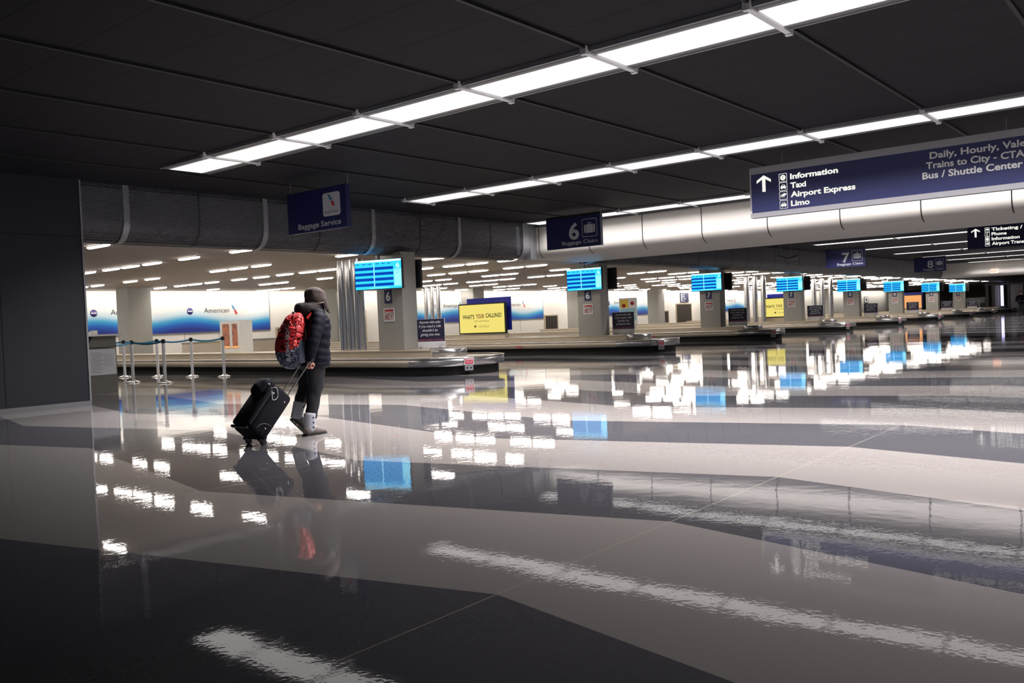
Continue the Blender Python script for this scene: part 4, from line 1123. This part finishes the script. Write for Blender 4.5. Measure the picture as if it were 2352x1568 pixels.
    q = MB().tube([p[:3] for p in sm_], .0035, 6).lathe([(0, 0), (.01, .004), (.008, .016), (0, .02)], (.45, -.18, .235), 10).lathe([(0, 0), (.01, .004), (.008, .016), (0, .02)], (.52, -.11, .30), 10).build('earphones', 'wire', None, Matrix.Translation((5.42, 7.965, 0)) @ SM)
    tag(q, 'white earphones with looped cord lying on the black suitcase', 'earphones')
person_main()

def far_man():
    r = empty('person', (74.5, 11.6, 0), (0, 0, math.radians(200)), 'distant person in a dark jacket and grey trousers standing at the right edge', 'person')
    vs = [(0, 0, .95), (0, 0, 1.2), (.02, 0, 1.45), (.04, 0, 1.56), (.06, 0, 1.68), (.05, 0, 1.76), (.15, 0, 1.67)]; es = [(0, 1), (1, 2), (2, 3), (3, 4), (4, 5), (4, 6)]; rr = [.12, .13, .12, .055, .09, .075, .02]
    def chain(s, pts, rad):
        p = s
        for q, w in zip(pts, rad): vs.append(q); rr.append(w); es.append((p, len(vs) - 1)); p = len(vs) - 1
        return p
    for sy in (-1, 1):
        h_ = chain(2, [(0, .2 * sy, 1.42), (-.03, .28 * sy, 1.15), (.16, .16 * sy, 1.08), (.22, .1 * sy, 1.08)], [.06, .045, .035, .03])
        for k in range(4): chain(h_, [(.27, sy * (.07 + .02 * k), 1.10 - .01 * k), (.30, sy * (.06 + .02 * k), 1.08 - .01 * k)], [.011, .009])
        chain(h_, [(.24, sy * .06, 1.12)], [.011])
        chain(0, [(0, .1 * sy, .88), (.02, .11 * sy, .5), (-.02, .12 * sy, .1), (.1, .13 * sy, .05)], [.09, .065, .045, .04])
    skin_body('body', vs, es, rr, 0, 'skin', r)
    mb = MB(); loft(mb, [(V((0, 0, .88)), .20, .15), (V((0, 0, 1.1)), .25, .18), (V((0, 0, 1.32)), .26, .18), (V((.02, 0, 1.47)), .2, .13), (V((.03, 0, 1.56)), .08, .08)], 20, 24, wob=.02).build('jacket', 'coat', r)
    for sy in (-1, 1): mb = MB(); loft(mb, [(V((0, .2 * sy, 1.45)), .08, .09), (V((-.03, .29 * sy, 1.16)), .08, .09), (V((.15, .17 * sy, 1.08)), .055, .055)], 16, 18).build('sleeve', 'coat', r)
    mb = MB()
    for sy in (-1, 1): loft(mb, [(V((0, .09 * sy, .98)), .11, .13), (V((.02, .11 * sy, .5)), .085, .09), (V((-.01, .12 * sy, .08)), .065, .07)], 14, 18)
    mb.build('trousers', 'greentrousers', r)
    for sy in (-1, 1): MB().box(-.08, .2, .12 * sy - .05, .12 * sy + .05, 0, .09).build('shoe', 'black', r)
    mb = MB(); loft(mb, [(V((.03, 0, 1.70)), .085, .095), (V((.04, 0, 1.77)), .08, .09), (V((.05, 0, 1.80)), .04, .05)], 8, 16).build('hair', 'hair', r)
far_man()

# ------------------------------------------------------------------ camera, world, view
F = 2005.8938
cam = bpy.data.cameras.new('camera'); co = bpy.data.objects.new('camera', cam); C.objects.link(co)
cam.sensor_width = 36; cam.lens = F / 2352 * 36; cam.clip_end = 400; cam.clip_start = .05
Rm = [[0.6297745097369318, -0.04484582144228612, 0.7754823783844309], [-0.7756442207463844, 0.017613980681994133, 0.6309245521512604], [-0.04195366144141999, -0.9988386255965981, -0.02369156617781487]]
co.matrix_world = Matrix(((Rm[0][0], -Rm[0][1], -Rm[0][2], 0), (Rm[1][0], -Rm[1][1], -Rm[1][2], 0), (Rm[2][0], -Rm[2][1], -Rm[2][2], 1.2), (0, 0, 0, 1)))
sc_ = bpy.context.scene; sc_.camera = co
# unseen fill light added on the street side, behind and right of the camera
la = bpy.data.lights.new('side_fill_light', 'AREA'); la.shape = 'RECTANGLE'; la.size = 110; la.size_y = 3.2; la.energy = 800; la.color = (.93, .95, 1.0)
lo = bpy.data.objects.new('side_fill_light', la); C.objects.link(lo); lo.location = (48, -15, 2.0); lo.rotation_euler = (-R90, 0, 0)
w = bpy.data.worlds.new('world'); sc_.world = w; w.use_nodes = True
bg = w.node_tree.nodes['Background']; bg.inputs[0].default_value = (.45, .45, .5, 1); bg.inputs[1].default_value = .32
sc_.view_settings.view_transform = 'Standard'; sc_.view_settings.look = 'None'; sc_.view_settings.gamma = 1; sc_.view_settings.exposure = 0
sc_.view_settings.use_curve_mapping = False
cy = sc_.cycles; cy.max_bounces = 5; cy.diffuse_bounces = 2; cy.glossy_bounces = 3; cy.transparent_max_bounces = 8; cy.caustics_reflective = False; cy.sample_clamp_indirect = 8; cy.use_adaptive_sampling = True; cy.adaptive_threshold = .05
